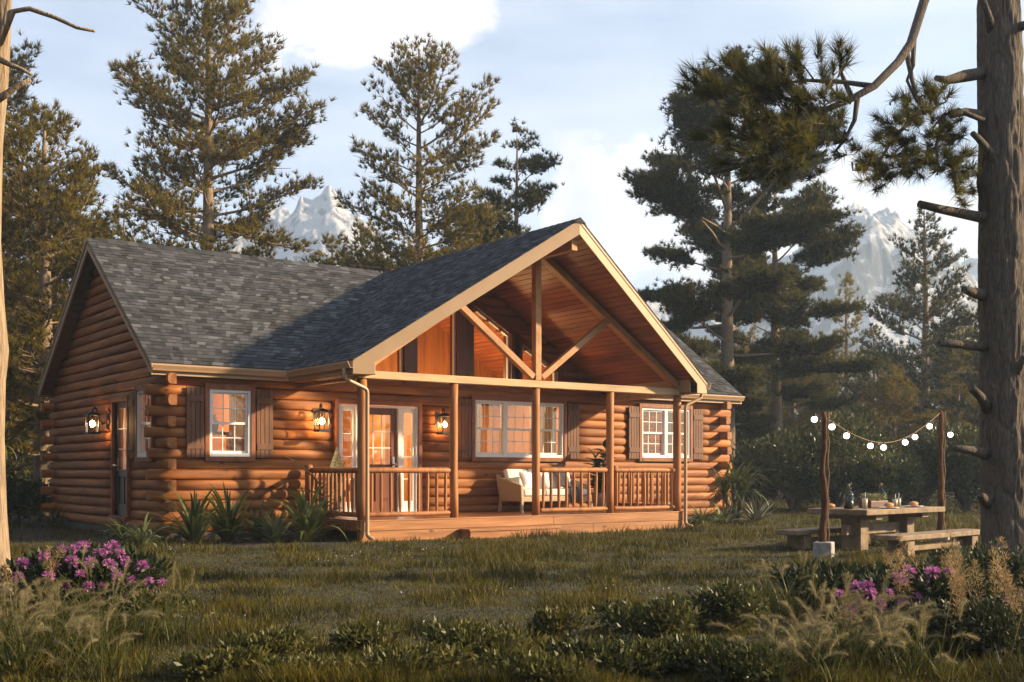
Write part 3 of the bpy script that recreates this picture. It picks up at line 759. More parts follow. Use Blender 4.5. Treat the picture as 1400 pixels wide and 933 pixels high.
# ================================================================= SOFA
sofa = empty('garden_sofa', (5.2, 1.5, .37), 'taupe wicker porch sofa with cream cushions beneath the triple window', 'sofa')
W2 = .93
m = MB()
for x in (-W2+.03, W2-.03):
    for y, sl in ((-.36, 0), (.36, .06)):
        p = MB(); p.bar((x, y+sl, 0), (x, y, .3), .055, .055, (0, 1, 0)); p.build('leg', WICKER, sofa, .006)
m.box(-W2, W2, -.38, .38, .22, .33)
for s_ in (-1, 1):
    m.hexa([(s_*W2, -.38, .3), (s_*W2, .40, .3), (s_*W2, .46, .74), (s_*W2, -.36, .56)], (-s_*.07, 0, 0))
m.hexa([(-W2, .34, .3), (W2, .34, .3), (W2, .46, .78), (-W2, .46, .78)], (0, .06, 0))
m.build('frame', WICKER, sofa, .015)
for i in range(3):
    w = (2*W2-.16)/3; x0 = -W2+.08+i*w
    c = MB(); c.box(x0+.005, x0+w-.005, -.37, .3, .335, .475); c.build('seat_cushion', FABRIC, sofa, .045, 4, smooth=True)
    c = MB(); c.hexa([(x0+.006, .12, .48), (x0+w-.006, .12, .48), (x0+w-.006, .26, .9), (x0+.006, .26, .9)], (0, .15, -.02)); c.build('back_cushion', FABRIC, sofa, .055, 4, smooth=True)
def pillow(loc, rx, rz, mat, label, s_=.42):
    n = 12; V = []; F = []
    for side in (1, -1):
        for i in range(n+1):
            for j in range(n+1):
                u, v = i/n*2-1, j/n*2-1; t = .085*((1-u**4)*(1-v**4))**.6; k = 1-.06*(1-abs(u))*0-.05*(1-u*u)*(abs(v) > .99)
                V.append((u*s_/2*(1-.07*(1-v*v)), side*t, v*s_/2*(1-.07*(1-u*u))))
    for sd in range(2):
        for i in range(n):
            for j in range(n): a = sd*(n+1)**2+i*(n+1)+j; F.append((a, a+1, a+n+2, a+n+1))
    o = quickmesh('throw_pillow', V, np.array(F), mat, None, True); o.location = loc; o.rotation_euler = (rx, rz*.35, rz)
    tag(o, label, 'pillow')
pillow((4.66, 1.42, 1.03), rad(-28), rad(18), plain('white_pillow_cloth', (.8, .77, .72), .9, .03, 30), 'white square throw pillow leaning at the left end of the porch sofa')
m = MB(); yy = [(.25, .93), (.1, .72), (.02, .53), (-.2, .492), (-.385, .49), (-.405, .40), (-.41, .2)]
V, F = [], []; nu = 9
for j, (y, z) in enumerate(yy):
    for i in range(nu): V.append((5.55+.3*i/(nu-1)+.02*math.sin(j), 1.5+y+.008*math.sin(i*2.1), .375+z+.008*math.sin(i*2.3+j)))
for j in range(len(yy)-1):
    for i in range(nu-1): a = j*nu+i; F.append((a, a+1, a+nu+1, a+nu))
th = quickmesh('throw_blanket', V, np.array(F), DKFAB, None, True); s_ = th.modifiers.new('thick', 'SOLIDIFY'); s_.thickness = .012
tag(th, 'charcoal throw blanket draped over the right part of the porch sofa', 'blanket')

# ================================================================= PICNIC GROUP
TB = spot(5.28, 16.9); TL = RT*.74+FW*.67; TA = RT*.67-FW*.74     # along, toward viewer
TANG = math.atan2(TL[1], TL[0])
def tp(a, c, z=0): p = TB+TL*a+TA*c; return (p[0], p[1], z)
# local frame of the table: x along, y = away from viewer
table = empty('picnic_table', tp(1.2, -.52), 'weathered chunky timber picnic table laid with bottles and plates', 'table', rz=TANG)
m = MB()
for i in range(4): m.box(-1.2+rng.normal(0, .02), 1.15+rng.normal(0, .02), -.525+i*.264, -.525+i*.264+.255, .56, .645)
m.build('tabletop', TABLE, table, .014, 3)
for x in (-.7, .7):
    p = MB(); p.box(x-.115, x+.115, -.17, .17, .0, .56); p.build('leg', TABLE, table, .014, 3)
    p = MB(); p.box(x-.1, x+.1, -.42, .42, .48, .559); p.build('cross_bar', TABLE, table, .01)
p = MB(); p.box(-1.0, 1.0, -.045, .045, .24, .4); p.build('stretcher', TABLE, table, .01)
def bench(along0, c0, L, label):
    b = empty('picnic_bench', tp(along0+L/2, c0+.19), label, 'bench', 'benches at the picnic table', rz=TANG)
    p = MB(); p.box(-L/2, L/2, -.2, .2, .235, .31); p.build('seat', TABLE, b, .012, 3)
    for x in (-L*.36, L*.36):
        p = MB(); p.box(x-.1, x+.1, -.16, .16, 0, .235); p.build('leg', TABLE, b, .012, 3)
    p = MB(); p.box(-L*.36+.101, L*.36-.101, -.03, .03, .06, .17); p.build('stretcher', TABLE, b, .008)
bench(-.48, .40, 2.7, 'low timber bench on the near side of the picnic table')
bench(-.32, -1.4, 2.5, 'low timber bench on the far side of the picnic table')
def rustic_pole(lat, dep, h, label, z0, block):
    root = empty('light_pole', spot(lat, dep), label, 'pole', 'rough poles holding the string lights')
    m = MB(); n = 9; zz = np.linspace(z0, h, n)
    n = 16; zz = np.linspace(z0, h, n); m.tube([(.016*math.sin(i*.8+lat)+rng.normal(0, .004), .014*math.cos(i*.7)+rng.normal(0, .004), z) for i, z in enumerate(zz)], .05*(1+rng.normal(0, .1, n))*np.linspace(1.1, .8, n), 10); m.build('shaft', POLEW, root)
    m = MB(); m.tube([(.06+.02*math.sin(i*2.1), -.03, z) for i, z in enumerate(np.linspace(z0, h, 14))], .009, 6); m.build('cable', WIRE, root)
    m = MB(); m.box(-.14, .14, -.13, .13, -.03, z0+.02); o = m.build('stone_block', STONE, root, .02, 3); o.rotation_euler.z = .5
P1, P2 = (4.42, 16.15), (7.15, 19.0)
rustic_pole(*P1, 2.06, 'rough bark pole in a stone block left of the picnic table', .2, True)
rustic_pole(*P2, 2.22, 'rough bark pole behind the right end of the picnic table', .12, True)
sl_ = empty('string_lights', (*spot(*P1)[:2], 2.0), 'string of round white bulbs hung between the two rough poles', 'string lights')
a = np.zeros(3); e = spot(*P2, 2.2)-spot(*P1, 2.0); m = MB()
def cat_(t): return a+(e-a)*t+np.array([0, 0, -.36*4*t*(1-t)-.08*math.sin(t*math.pi)**2])
m.tube([cat_(t) for t in np.linspace(0, 1, 24)], .007, 6)
ext0 = RT*-.12+FW*.05; ext1 = e+RT*.16
m.tube([a, a+ext0*.5+np.array([0, 0, .01]), a+ext0], .006, 6); m.tube([e, e+RT*.08+np.array([0, 0, -.1]), ext1+np.array([0, 0, -.33])], .006, 6)
m.build('cable', WIRE, sl_)
bp_ = [a+ext0+np.array([0, 0, .0])]+[cat_(t)+np.array([0, 0, -.03]) for t in (.06, .17, .36, .47, .66, .75, .89)]+[ext1+np.array([0, 0, -.33])]
for q in bp_:
    b = MB(); b.ball(q+np.array([0, 0, -.042]), .044, 14, 10); bo = b.build('bulb', FESTBULB, sl_)
    b = MB(); b.tube([q+np.array([0, 0, .035]), q+np.array([0, 0, -.004])], .021, 8); b.build('socket', BLACK, bo)
ZT = .646
def oil_bottle(a_, c_, label):
    root = empty('oil_bottle', tp(a_, c_, ZT), label, 'bottle', 'glass bottles on the picnic table')
    MB().lathe((0, 0, 0), [(.07, 0), (.076, .02), (.076, .2), (.06, .25), (.024, .285), (.02, .34), (.024, .345)], 18).build('glass', BOTTLE, root)
    MB().lathe((0, 0, .004), [(.068, 0), (.074, .02), (.074, .17)], 18).build('oil', OIL, root)
    MB().lathe((0, 0, .33), [(.017, 0), (.019, .05)], 10).build('cork', CORK, root)
oil_bottle(.16, -.42, 'corked glass bottle of dark liquid at the left end of the picnic table')
oil_bottle(1.45, -.62, 'corked glass bottle of dark liquid right of the copper planter on the picnic table')
def glass(a_, c_, h, label):
    root = empty('drink_glass', tp(a_, c_, ZT), label, 'glass', 'glasses on the picnic table')
    MB().lathe((0, 0, 0), [(.04, 0), (.046, h)], 16).build('tumbler', BOTTLE, root)
    MB().lathe((0, 0, .004), [(.035, 0), (.041, h*.8)], 16).build('drink', DRINK, root)
    MB().tube([(.0, 0, h*.5), (.012, 0, h+.06)], .005, 6).build('straw', PLATE, root)
glass(.42, -.3, .19, 'tall glass of pale drink between the left bottle and the copper planter')
glass(1.53, -.42, .15, 'short glass of pale drink beside the right bottle on the table')
glass(1.78, -.5, .16, 'short glass of pale drink nearest the right end of the table')
pl_ = empty('herb_planter', tp(.98, -.48, ZT), 'low copper trough of pale green herbs in the middle of the picnic table', 'planter', rz=TANG)
m = MB(); m.hexa([(-.26, -.11, 0), (.26, -.11, 0), (.26, .11, 0), (-.26, .11, 0)], (0, 0, .115)); m.build('trough', COPPER, pl_, .015, 3)
n = 900; c = np.stack([rng.uniform(-.25, .25, n), rng.uniform(-.10, .10, n), rng.uniform(.1, .2, n)], 1)
def leaves(c, d, L, W):
    """diamond leaves folded along the rib: c (n,3) bases, d dirs"""
    n = len(c); d = unit(d); r = rng.normal(0, 1, (n, 3)); sd = unit(np.cross(d, r)); up = np.cross(sd, d)
    L = np.asarray(L).reshape(-1, 1)*rng.uniform(.7, 1.25, (n, 1)); W = np.asarray(W).reshape(-1, 1)*rng.uniform(.8, 1.2, (n, 1))
    m_ = c+d*L*.45
    V = np.stack([c, m_+sd*W/2+up*W*.15, c+d*L-up*L*.12, m_-sd*W/2+up*W*.15], 1).reshape(-1, 3)
    i = np.arange(n)[:, None]*4; return V, np.hstack([i, i+1, i+2, i+3])
v, f = leaves(c, rng.normal(0, 1, (n, 3))+[0, 0, .8], .045, .016); quickmesh('herbs', v, f, leafmat('pale_herb', (.16, .17, .06), (.34, .32, .14), 8, .3), pl_)
def plate(a_, c_, label, bread):
    p = MB().lathe((0, 0, 0), [(.08, 0), (.15, .012), (.155, .02), (.148, .018), (.08, .008)], 24).build('plate', PLATE); p.location = tp(a_, c_, ZT); tag(p, label, 'plate', 'plates on the picnic table')
    b = MB().ball((0, 0, .04), .075, 14, 8, (1.25, .85, .55)).build('bread_roll', BREAD); b.location = tp(a_, c_, ZT+.012); tag(b, bread, 'bread', 'bread rolls on plates')
plate(.85, -.14, 'pale plate with a bread roll in front of the copper planter', 'brown bread roll on the plate in front of the copper planter')
plate(1.75, -.22, 'pale plate near the right end of the picnic table', 'brown bread roll on the plate near the right end of the table')
b = MB().ball((0, 0, .04), .06, 14, 8, (1.3, .9, .6)).build('bread_roll', BREAD); b.location = tp(.2, -.75, ZT); tag(b, 'brown bread roll lying behind the left bottle', 'bread')

# ================================================================= TREES
def tri_needles(c, d, K, L, W, spread):
    n = len(c); c = np.repeat(c, K, 0); d = np.repeat(unit(d), K, 0); m_ = n*K
    q = unit(d+rng.normal(0, spread, (m_, 3))); Ls = L*rng.uniform(.65, 1.2, (m_, 1))
    sd = unit(np.cross(q, rng.normal(0, 1, (m_, 3))))*W/2
    V = np.stack([c-sd, c+sd, c+q*Ls], 1).reshape(-1, 3); i = np.arange(m_)[:, None]*3
    return V, np.hstack([i, i+1, i+2])
def pine_data(seed, H, R, cb, nl, style, prof, tr_r, el=(-8, 45), ntuft=1., lean=0., topx=0.):
    """returns trunk MB, tuft centres, tuft directions"""
    r_ = np.random.default_rng(seed); mb = MB(); C_, D_ = [], []
    zs = np.linspace(0, H, 12); wand = np.cumsum(r_.normal(0, .012*H/10, (12, 2)), 0); wand -= wand[0]
    P = np.stack([wand[:, 0]+lean*zs, wand[:, 1], zs], 1)
    mb.tube(P, tr_r*(np.linspace(1, .06, 12)**.8)*np.where(zs < .6, 1.25, 1), 12)
    at = lambda z: np.array([np.interp(z, zs, P[:, 0]), np.interp(z, zs, P[:, 1]), z])
    for i in range(nl):
        s_ = ((i+r_.random())/nl); z = H*(cb+(1-cb)*s_*.985); L = R*prof(s_)*r_.uniform(.55, 1.15)
        if L < .15: L = .15
        az = i*2.39996+r_.normal(0, .35); e0 = rad(el[0]+(el[1]-el[0])*s_**1.3+r_.normal(0, 7))
        d = np.array([math.cos(az)*math.cos(e0), math.sin(az)*math.cos(e0), math.sin(e0)]); p = at(z); pts = [p]
        ns = 7; rise = r_.uniform(.0, .12) if style != 'pad' else r_.uniform(-.03, .07)
        for j in range(ns):
            d = unit(d+np.array([r_.normal(0, .09), r_.normal(0, .09), rise+r_.normal(0, .05)])); p = p+d*L/ns; pts.append(p)
        pts = np.array(pts); rb = max(.008, .016*L**.9)
        mb.tube(pts, np.linspace(rb, rb*.25, ns+1), 5, False)
        tl = np.linspace(0, 1, ns+1); pat = lambda t: np.array([np.interp(t, tl, pts[:, k]) for k in range(3)])
        n2 = max(3, int(L*(4.2 if style != 'pad' else 5)*ntuft)); t0 = .22 if style != 'pad' else .45
        for j in range(n2+1):
            t = t0+(1-t0)*(j+r_.random()*.8)/n2 if j < n2 else 1.; t = min(t, 1.)
            b = pat(t); ax = unit(pat(min(1, t+.1))-pat(max(0, t-.1))); side = unit(np.cross(ax, [0, 0, 1.]))*(1 if j % 2 else -1)
            ang = r_.uniform(.5, 1.15); dd = ax*math.cos(ang)+side*math.sin(ang)
            l2 = (L*(.38*(1-t)+.12)+.12)*r_.uniform(.6, 1.2)
            if j == n2: dd = ax; l2 = .15
            n3 = max(2, int(l2/.13*(1. if style != 'pad' else 1.2)))
            q = b
            for k in range(n3):
                up = .22 if style != 'pad' else .05
                dd = unit(dd+np.array([r_.normal(0, .14), r_.normal(0, .14), up*.3+r_.normal(0, .1)])); q2 = q+dd*l2/n3
                if k == 0 and l2 > .3: mb.tube([b, b+dd*l2*.5, b+dd*l2*.95], [rb*.35, rb*.25, rb*.12], 4, False)
                q = q2
                for _ in range(1 if style != 'pad' else 3):
                    off = r_.normal(0, 1, 3)*((.09, .09, .07) if style != 'pad' else (.15, .15, .06))
                    C_.append(q+off); D_.append(unit(dd*(.9 if style != 'pad' else .45)+np.array([0, 0, .55 if style != 'pad' else .8])+r_.normal(0, .25, 3)))
    return mb, np.array(C_), np.array(D_)
def make_pine(seed, loc, H, R, cb, nl, style, prof, tr_r, mat, label, group=None, K=12, nl_len=.24, nw=.024, spread=.42, bark=None, name='pine_tree', **kw):
    root = empty(name, loc, label, 'tree', group)
    mb, C_, D_ = pine_data(seed, H, R, cb, nl, style, prof, tr_r, **kw)
    mb.build('trunk', bark or BARK_FAR, root)
    V, F = tri_needles(C_, D_, K, nl_len, nw, spread); quickmesh('crown', V, F, mat, root)
    return root
airy = lambda s_: min(1., (1-s_)*3.3+.04)**.62*min(1., .8+s_)
full = lambda s_: min(1., (1-s_)*1.9+.05)**.75
umb = lambda s_: (.45+.55*math.sin(math.pi*min(1, .15+s_*.85)))*(1 if s_ < .85 else .7)
G4 = 'pines standing behind the cabin'
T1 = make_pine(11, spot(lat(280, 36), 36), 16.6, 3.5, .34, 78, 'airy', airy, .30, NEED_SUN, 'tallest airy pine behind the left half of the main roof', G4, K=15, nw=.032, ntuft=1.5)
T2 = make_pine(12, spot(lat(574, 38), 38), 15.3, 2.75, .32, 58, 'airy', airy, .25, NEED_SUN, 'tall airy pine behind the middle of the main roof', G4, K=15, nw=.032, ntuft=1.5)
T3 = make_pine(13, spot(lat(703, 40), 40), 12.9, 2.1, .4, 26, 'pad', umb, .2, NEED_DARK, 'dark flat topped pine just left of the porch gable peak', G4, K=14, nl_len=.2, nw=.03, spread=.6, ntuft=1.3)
T7 = make_pine(14, spot(lat(60, 31), 31), 10.9, 3.3, .12, 70, 'airy', full, .3, NEED_SUN, 'broad olive pine rising left of the cabin', G4, K=15, nw=.034, ntuft=1.7)
T8 = make_pine(15, spot(lat(-10, 36), 36), 14.8, 2.6, .3, 50, 'airy', airy, .25, NEED_SUN, 'tall pine at the left edge behind the pale dead trunk', G4, K=15, nw=.032, ntuft=1.5)
T9 = make_pine(16, spot(lat(170, 40), 40), 10.2, 2.4, .15, 46, 'airy', full, .22, NEED_SUN, 'shorter pine between the broad left pine and the tallest airy pine', G4, K=15, nw=.034, ntuft=1.5)
G5 = 'dark pines to the right of the cabin'
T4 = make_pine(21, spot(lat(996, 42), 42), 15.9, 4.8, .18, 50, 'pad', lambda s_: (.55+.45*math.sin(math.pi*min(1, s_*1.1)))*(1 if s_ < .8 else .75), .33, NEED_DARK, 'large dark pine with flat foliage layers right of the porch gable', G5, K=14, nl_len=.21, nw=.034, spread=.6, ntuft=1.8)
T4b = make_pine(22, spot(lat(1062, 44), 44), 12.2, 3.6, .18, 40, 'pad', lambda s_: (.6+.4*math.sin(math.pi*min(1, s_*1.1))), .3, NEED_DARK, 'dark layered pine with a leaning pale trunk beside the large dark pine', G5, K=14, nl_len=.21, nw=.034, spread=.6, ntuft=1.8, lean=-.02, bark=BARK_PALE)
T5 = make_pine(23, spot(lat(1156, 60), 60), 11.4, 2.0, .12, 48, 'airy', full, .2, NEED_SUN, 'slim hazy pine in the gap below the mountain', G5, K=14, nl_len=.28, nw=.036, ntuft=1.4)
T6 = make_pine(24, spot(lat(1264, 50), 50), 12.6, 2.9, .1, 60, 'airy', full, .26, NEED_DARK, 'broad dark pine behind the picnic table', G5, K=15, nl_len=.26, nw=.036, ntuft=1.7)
G6 = 'pale hazy pines of the woods behind'
far = [(860, 62, .75), (905, 74, .85), (960, 66, .8), (1030, 78, .95), (1095, 70, .72), (1125, 88, .9), (1200, 84, .85), (1230, 68, .7), (1305, 72, .95), (1345, 60, .95), (1400, 66, 1.0), (1440, 52, .95), (1330, 90, 1.1),
       (-30, 60, .9), (105, 38, .95), (15, 34, .95), (150, 36, .8), (62, 39, 1.05), (-20, 39, 1.1), (20, 72, .8), (95, 66, .75), (-60, 48, .9), (130, 80, .9), (1060, 95, .9), (1175, 100, .95), (1270, 98, 1.0), (1085, 54, .62), (1128, 50, .55), (1195, 56, .66), (1222, 47, .5), (1310, 48, .6), (1360, 44, .62), (1010, 56, .7), (1170, 70, .7)]
fl = {1030: 'hazy pine between the pale leaning trunk and the slim pine', 1200: 'faint hazy pine between the slim pine and the broad dark pine'}
for i, (u, dep, s_) in enumerate(far):
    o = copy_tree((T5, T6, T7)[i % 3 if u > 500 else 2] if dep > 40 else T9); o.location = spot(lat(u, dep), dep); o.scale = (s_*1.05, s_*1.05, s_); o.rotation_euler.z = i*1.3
    o['group'] = G6 if u > 500 else 'pines deep in the woods left of the cabin'
    o['label'] = 'pale hazy pine deep in the woods right of the cabin' if u > 500 else 'pine deep in the woods beyond the left end of the cabin'
for i, (u, dep, s_) in enumerate([(455, 46, 1.03), (515, 44, .97), (628, 43, 1.06), (668, 46, 1.12), (355, 44, .98)]):
    o = copy_tree((T9, T7)[i % 2]); o.location = spot(lat(u, dep), dep); o.scale = (s_*1.1, s_*1.1, s_*1.0); o.rotation_euler.z = i*2.1+.4
    o['group'] = 'bushy pine tops just above the roof ridge'; o['label'] = ['bushy pine top above the ridge, in front of the snowy left peak', 'bushy dark pine top above the ridge where the porch roof joins', 'bushy pine top right of the middle airy pine', 'bushy pine top below the flat topped pine', 'bushy pine top above the ridge just right of the tallest airy pine'][i]
# trees outside the picture to the right; they shade the lawn
for i, (la, dep, s_) in enumerate([(14, 9.6, .34), (16, 13.2, .36), (14, 6.5, .4), (34, 44, 1.1), (40, 39, 1.0)]):
    o = copy_tree((T5, T6)[i % 2]); o.location = spot(la, dep); o.scale = (s_*1.3, s_*1.3, s_); o.rotation_euler.z = i*1.7
    o['group'] = 'pines off the right side of the lawn'; o['label'] = 'pine standing off the right side of the lawn'
for i, (la, dep, s_) in enumerate([(-13, 12, .9), (-15, 19, 1.), (-17, 27, 1.), (-13, 4, 1.), (-10, -4, 1.), (-4, -7, 1.1), (3, -8, 1.), (10, -7, 1.1), (17, -5, .9), (-20, 9, 1.1), (-19, 0, 1.1), (-12, 15.5, .9), (-14, 8, 1.1), (-16, 23, 1.), (-22, 15, 1.2), (-25, 4, 1.3), (-24, 22, 1.2), (-12, 1, 1.), (-9, -11, 1.1), (6, -14, 1.2), (22, -12, 1.)]):  # unseen pines added to block sky light from the side wall and lawn
    o = copy_tree((T7, T9, T6)[i % 3]); o.location = spot(la, dep); o.scale = (s_*1.25, s_*1.25, s_); o.rotation_euler.z = i*1.7
    o['group'] = 'unseen pines added round the near side to block sky light'; o['label'] = 'unseen pine added on the near side to block sky light'

# near right trunk with stubs and one big limb
bt = empty('pine_tree', spot(9.05/1.0*.635, 13.1), 'massive near pine trunk at the right edge with broken branch stubs', 'tree')
def bw(u, v, dep): # point at a given distance, in the tree's own frame
    p = CAM+dep*(FW+RT*(u-700)/1557.7+np.array([0, 0, 1.])*(643.47-v)/1557.7); return p-np.array(bt.location)
m = MB(); cl = [(1386, 830, .36), (1379, 770, .30), (1375, 690, .27), (1373, 560, .265), (1371, 430, .26), (1370, 300, .25), (1368, 160, .25), (1366, 30, .24), (1365, -150, .23), (1362, -600, .2), (1360, -1100, .15)]
pp = [bw(u, v, 13.1) for u, v, r_ in cl]; rr = [r_ for *_, r_ in cl]
pp2, rr2 = [], []
for i in range(len(pp)-1):
    for t in np.linspace(0, 1, 6, endpoint=False): pp2.append(pp[i]*(1-t)+pp[i+1]*t+rng.normal(0, .004, 3)); rr2.append((rr[i]*(1-t)+rr[i+1]*t)*(1+rng.normal(0, .012)))
kk = 90; pth = np.array(pp2); fine = np.linspace(0, len(pth)-1, 420); ctr = np.stack([np.interp(fine, np.arange(len(pth)), pth[:, k_]) for k_ in range(3)], 1); rf = np.interp(fine, np.arange(len(pth)), rr2)
an = np.linspace(0, 2*np.pi, kk, endpoint=False); AA, ZZ = np.meshgrid(an, ctr[:, 2])
def vn0(x, y, sd_):
    r_ = np.random.default_rng(sd_); t = r_.random((64, 64)); i, j = np.floor(x).astype(int), np.floor(y).astype(int); fx, fy = x-i, y-j; fx = fx*fx*(3-2*fx); fy = fy*fy*(3-2*fy)
    g_ = lambda a, b: t[a % 64, b % 64]
    return (g_(i, j)*(1-fx)+g_(i+1, j)*fx)*(1-fy)+(g_(i, j+1)*(1-fx)+g_(i+1, j+1)*fx)*fy
U_ = AA/(2*np.pi)*32; wv_ = vn0(ZZ*1.2, U_*.25, 3)*2.2
rid = 1-np.abs(2*vn0(U_+wv_, ZZ*2.6+40, 4)-1); rid2 = vn0(U_*2, ZZ*7+9, 5)
lump = vn0(U_*.19, ZZ*.9, 6)-.5; flare = np.clip((.55-ZZ)/.55, 0, 1)**2*.10*(1+1.2*np.sin(AA*5+1))
rad_ = rf[:, None]*(1+.06*lump)-.030*rid**4+.016*(rid2-.5)+flare
VV = np.stack([ctr[:, 0:1]+rad_*np.cos(AA), ctr[:, 1:2]+rad_*np.sin(AA), np.repeat(ctr[:, 2:3], kk, 1)], 2).reshape(-1, 3)
m.add(VV, [(i*kk+j, i*kk+(j+1) % kk, (i+1)*kk+(j+1) % kk, (i+1)*kk+j) for i in range(419) for j in range(kk)], True)
stubs = [[(1345, 298), (1315, 292), (1285, 286), (1257, 279)], [(1345, 404), (1330, 400), (1318, 396)], [(1345, 475), (1315, 471), (1283, 470)], [(1350, 560), (1343, 545), (1328, 530)], [(1350, 622), (1330, 616), (1300, 612)],
         [(1352, 692), (1344, 682), (1340, 676)], [(1345, 100), (1320, 104), (1295, 110), (1280, 107)], [(1348, 160), (1320, 153), (1300, 158)], [(1366, 248), (1355, 210), (1338, 190), (1330, 183)], [(1360, 55), (1352, 25), (1340, -10)], [(1385, 40), (1400, 35), (1425, 30)], [(1380, 540), (1392, 505), (1402, 485)]]
for s_ in stubs:
    n = len(s_); dps = np.linspace(13.05, 12.7, n)
    m.tube([bw(u, v, d) for (u, v), d in zip(s_, dps)], np.linspace(.07, .034, n)*(1+rng.normal(0, .12, n)), 9)
limb = [(1366, -330), (1330, -150), (1290, -60), (1264, 0), (1245, 60), (1228, 85), (1195, 118), (1165, 135), (1130, 150), (1095, 163), (1060, 190), (1035, 215), (1000, 232), (965, 238)]
lp = [bw(u, v, 13.1-.9*min(1, i/6)) for i, (u, v) in enumerate(limb)]; m.tube(lp, np.linspace(.066, .014, len(limb)), 10)
subs = [[(1240, 75), (1247, 110), (1255, 140), (1262, 150)], [(1250, 40), (1248, 90), (1240, 110), (1253, 140)], [(1195, 118), (1150, 112), (1100, 110), (1050, 118)], [(1172, 135), (1168, 165), (1158, 185), (1140, 210)], [(1095, 163), (1090, 140), (1060, 130), (1020, 140), (985, 150)], [(1130, 150), (1100, 200), (1075, 225), (1040, 240)], [(1345, 165), (1310, 150), (1290, 158), (1275, 175)], [(1060, 190), (1020, 190), (970, 180), (945, 170)], [(1165, 135), (1150, 100), (1147, 75)],
        [(1290, 158), (1280, 200), (1282, 240)], [(1262, 150), (1220, 190), (1195, 235)]]
for s_ in subs:
    n = len(s_); m.tube([bw(u, v, 12.3+(.5 if u > 1200 else 0)) for u, v in s_], np.linspace(.032, .010, n), 7)
m.build('trunk', BARK, bt)
C_, D_ = [], []; tw = MB()
def spray(u, v, su, sv, n, dep, bu, bv):
    for _ in range(n):
        x, y = rng.normal(0, 1, 2)
        if x*x+y*y > 3.6: continue
        uu, vv = u+x*su*.55, v+y*sv*.55; p = bw(uu, vv, dep+rng.normal(0, .35)); b = bw(uu+(bu-uu)*.35+rng.normal(0, 6), vv+(bv-vv)*.3+8, dep+rng.normal(0, .1))
        d = unit(p-b+np.array([0, 0, .1])); 
        if rng.random() < .5: tw.tube([b, (b+p)/2+rng.normal(0, .02, 3), p], [.012, .008, .005], 4, False)
        for t in (.55, .75, .9, 1.): C_.append(b+(p-b)*t); D_.append(unit(d+rng.normal(0, .2, 3)))
for a_ in ((1015, 112, 62, 42, 40, 12.2, 1100, 150), (960, 118, 30, 34, 16, 12.2, 1020, 160), (1085, 96, 46, 46, 30, 12.2, 1120, 150), (1148, 82, 14, 30, 8, 12.2, 1150, 130), (1055, 150, 70, 36, 46, 12.1, 1100, 165), (1010, 195, 58, 36, 34, 12.1, 1080, 190), (1085, 205, 56, 30, 34, 12.1, 1110, 180), (1130, 185, 38, 38, 26, 12.2, 1160, 150),
           (1060, 236, 62, 14, 18, 12.1, 1090, 200), (1225, 180, 42, 46, 36, 12.8, 1255, 140), (1275, 150, 46, 42, 30, 12.8, 1262, 150), (1195, 238, 30, 26, 16, 12.8, 1230, 190), (1295, 225, 36, 36, 24, 12.8, 1285, 190), (1320, 272, 20, 14, 6, 12.8, 1310, 230), (1120, 130, 40, 24, 16, 12.2, 1150, 135), (1260, 208, 40, 34, 18, 12.8, 1262, 160), (1300, 190, 34, 30, 22, 12.85, 1300, 155), (1240, 230, 40, 22, 16, 12.8, 1255, 170), (1320, 240, 20, 26, 10, 12.85, 1310, 200), (1170, 215, 34, 26, 14, 12.4, 1180, 170)):
    spray(*a_)
tw.build('twigs', BARK, bt)
V, F = tri_needles(np.array(C_), np.array(D_), 26, .2, .0075, .42); quickmesh('crown', V, F, NEED_NEAR, bt)

# near left dead trunk
dt = empty('dead_tree', spot(-4.95, 10.8), 'pale bare dead trunk at the left edge with leafless broken branches', 'tree')
def bw2(u, v, dep):
    p = CAM+dep*(FW+RT*(u-700)/1557.7+np.array([0, 0, 1.])*(643.47-v)/1557.7); return p-np.array(dt.location)
m = MB()
cl = [(-7, 850, .21), (-7, 800, .155), (-9, 700, .12), (-10, 600, .105), (-9, 520, .11), (-7, 480, .125), (-9, 420, .10), (-14, 330, .10), (-10, 200, .09), (-2, 120, .085), (2, 60, .08), (6, -20, .07), (0, -150, .05)]
m.tube([bw2(u, v, 10.8) for u, v, _ in cl], [r_ for *_, r_ in cl], 16)
for s_, r0 in (([(0, 60), (18, 16), (40, 12), (75, 24), (105, 38), (130, 43)], .03), ([(-4, 80), (12, 88), (30, 95), (44, 103)], .03), ([(-10, 140), (10, 128), (28, 115), (42, 110)], .04), ([(-4, 60), (8, 30), (16, -20)], .045)):
    m.tube([bw2(u, v, 10.7) for u, v in s_], np.linspace(r0, r0*.45, len(s_)), 9)
m.build('trunk', BARK_PALE, dt)

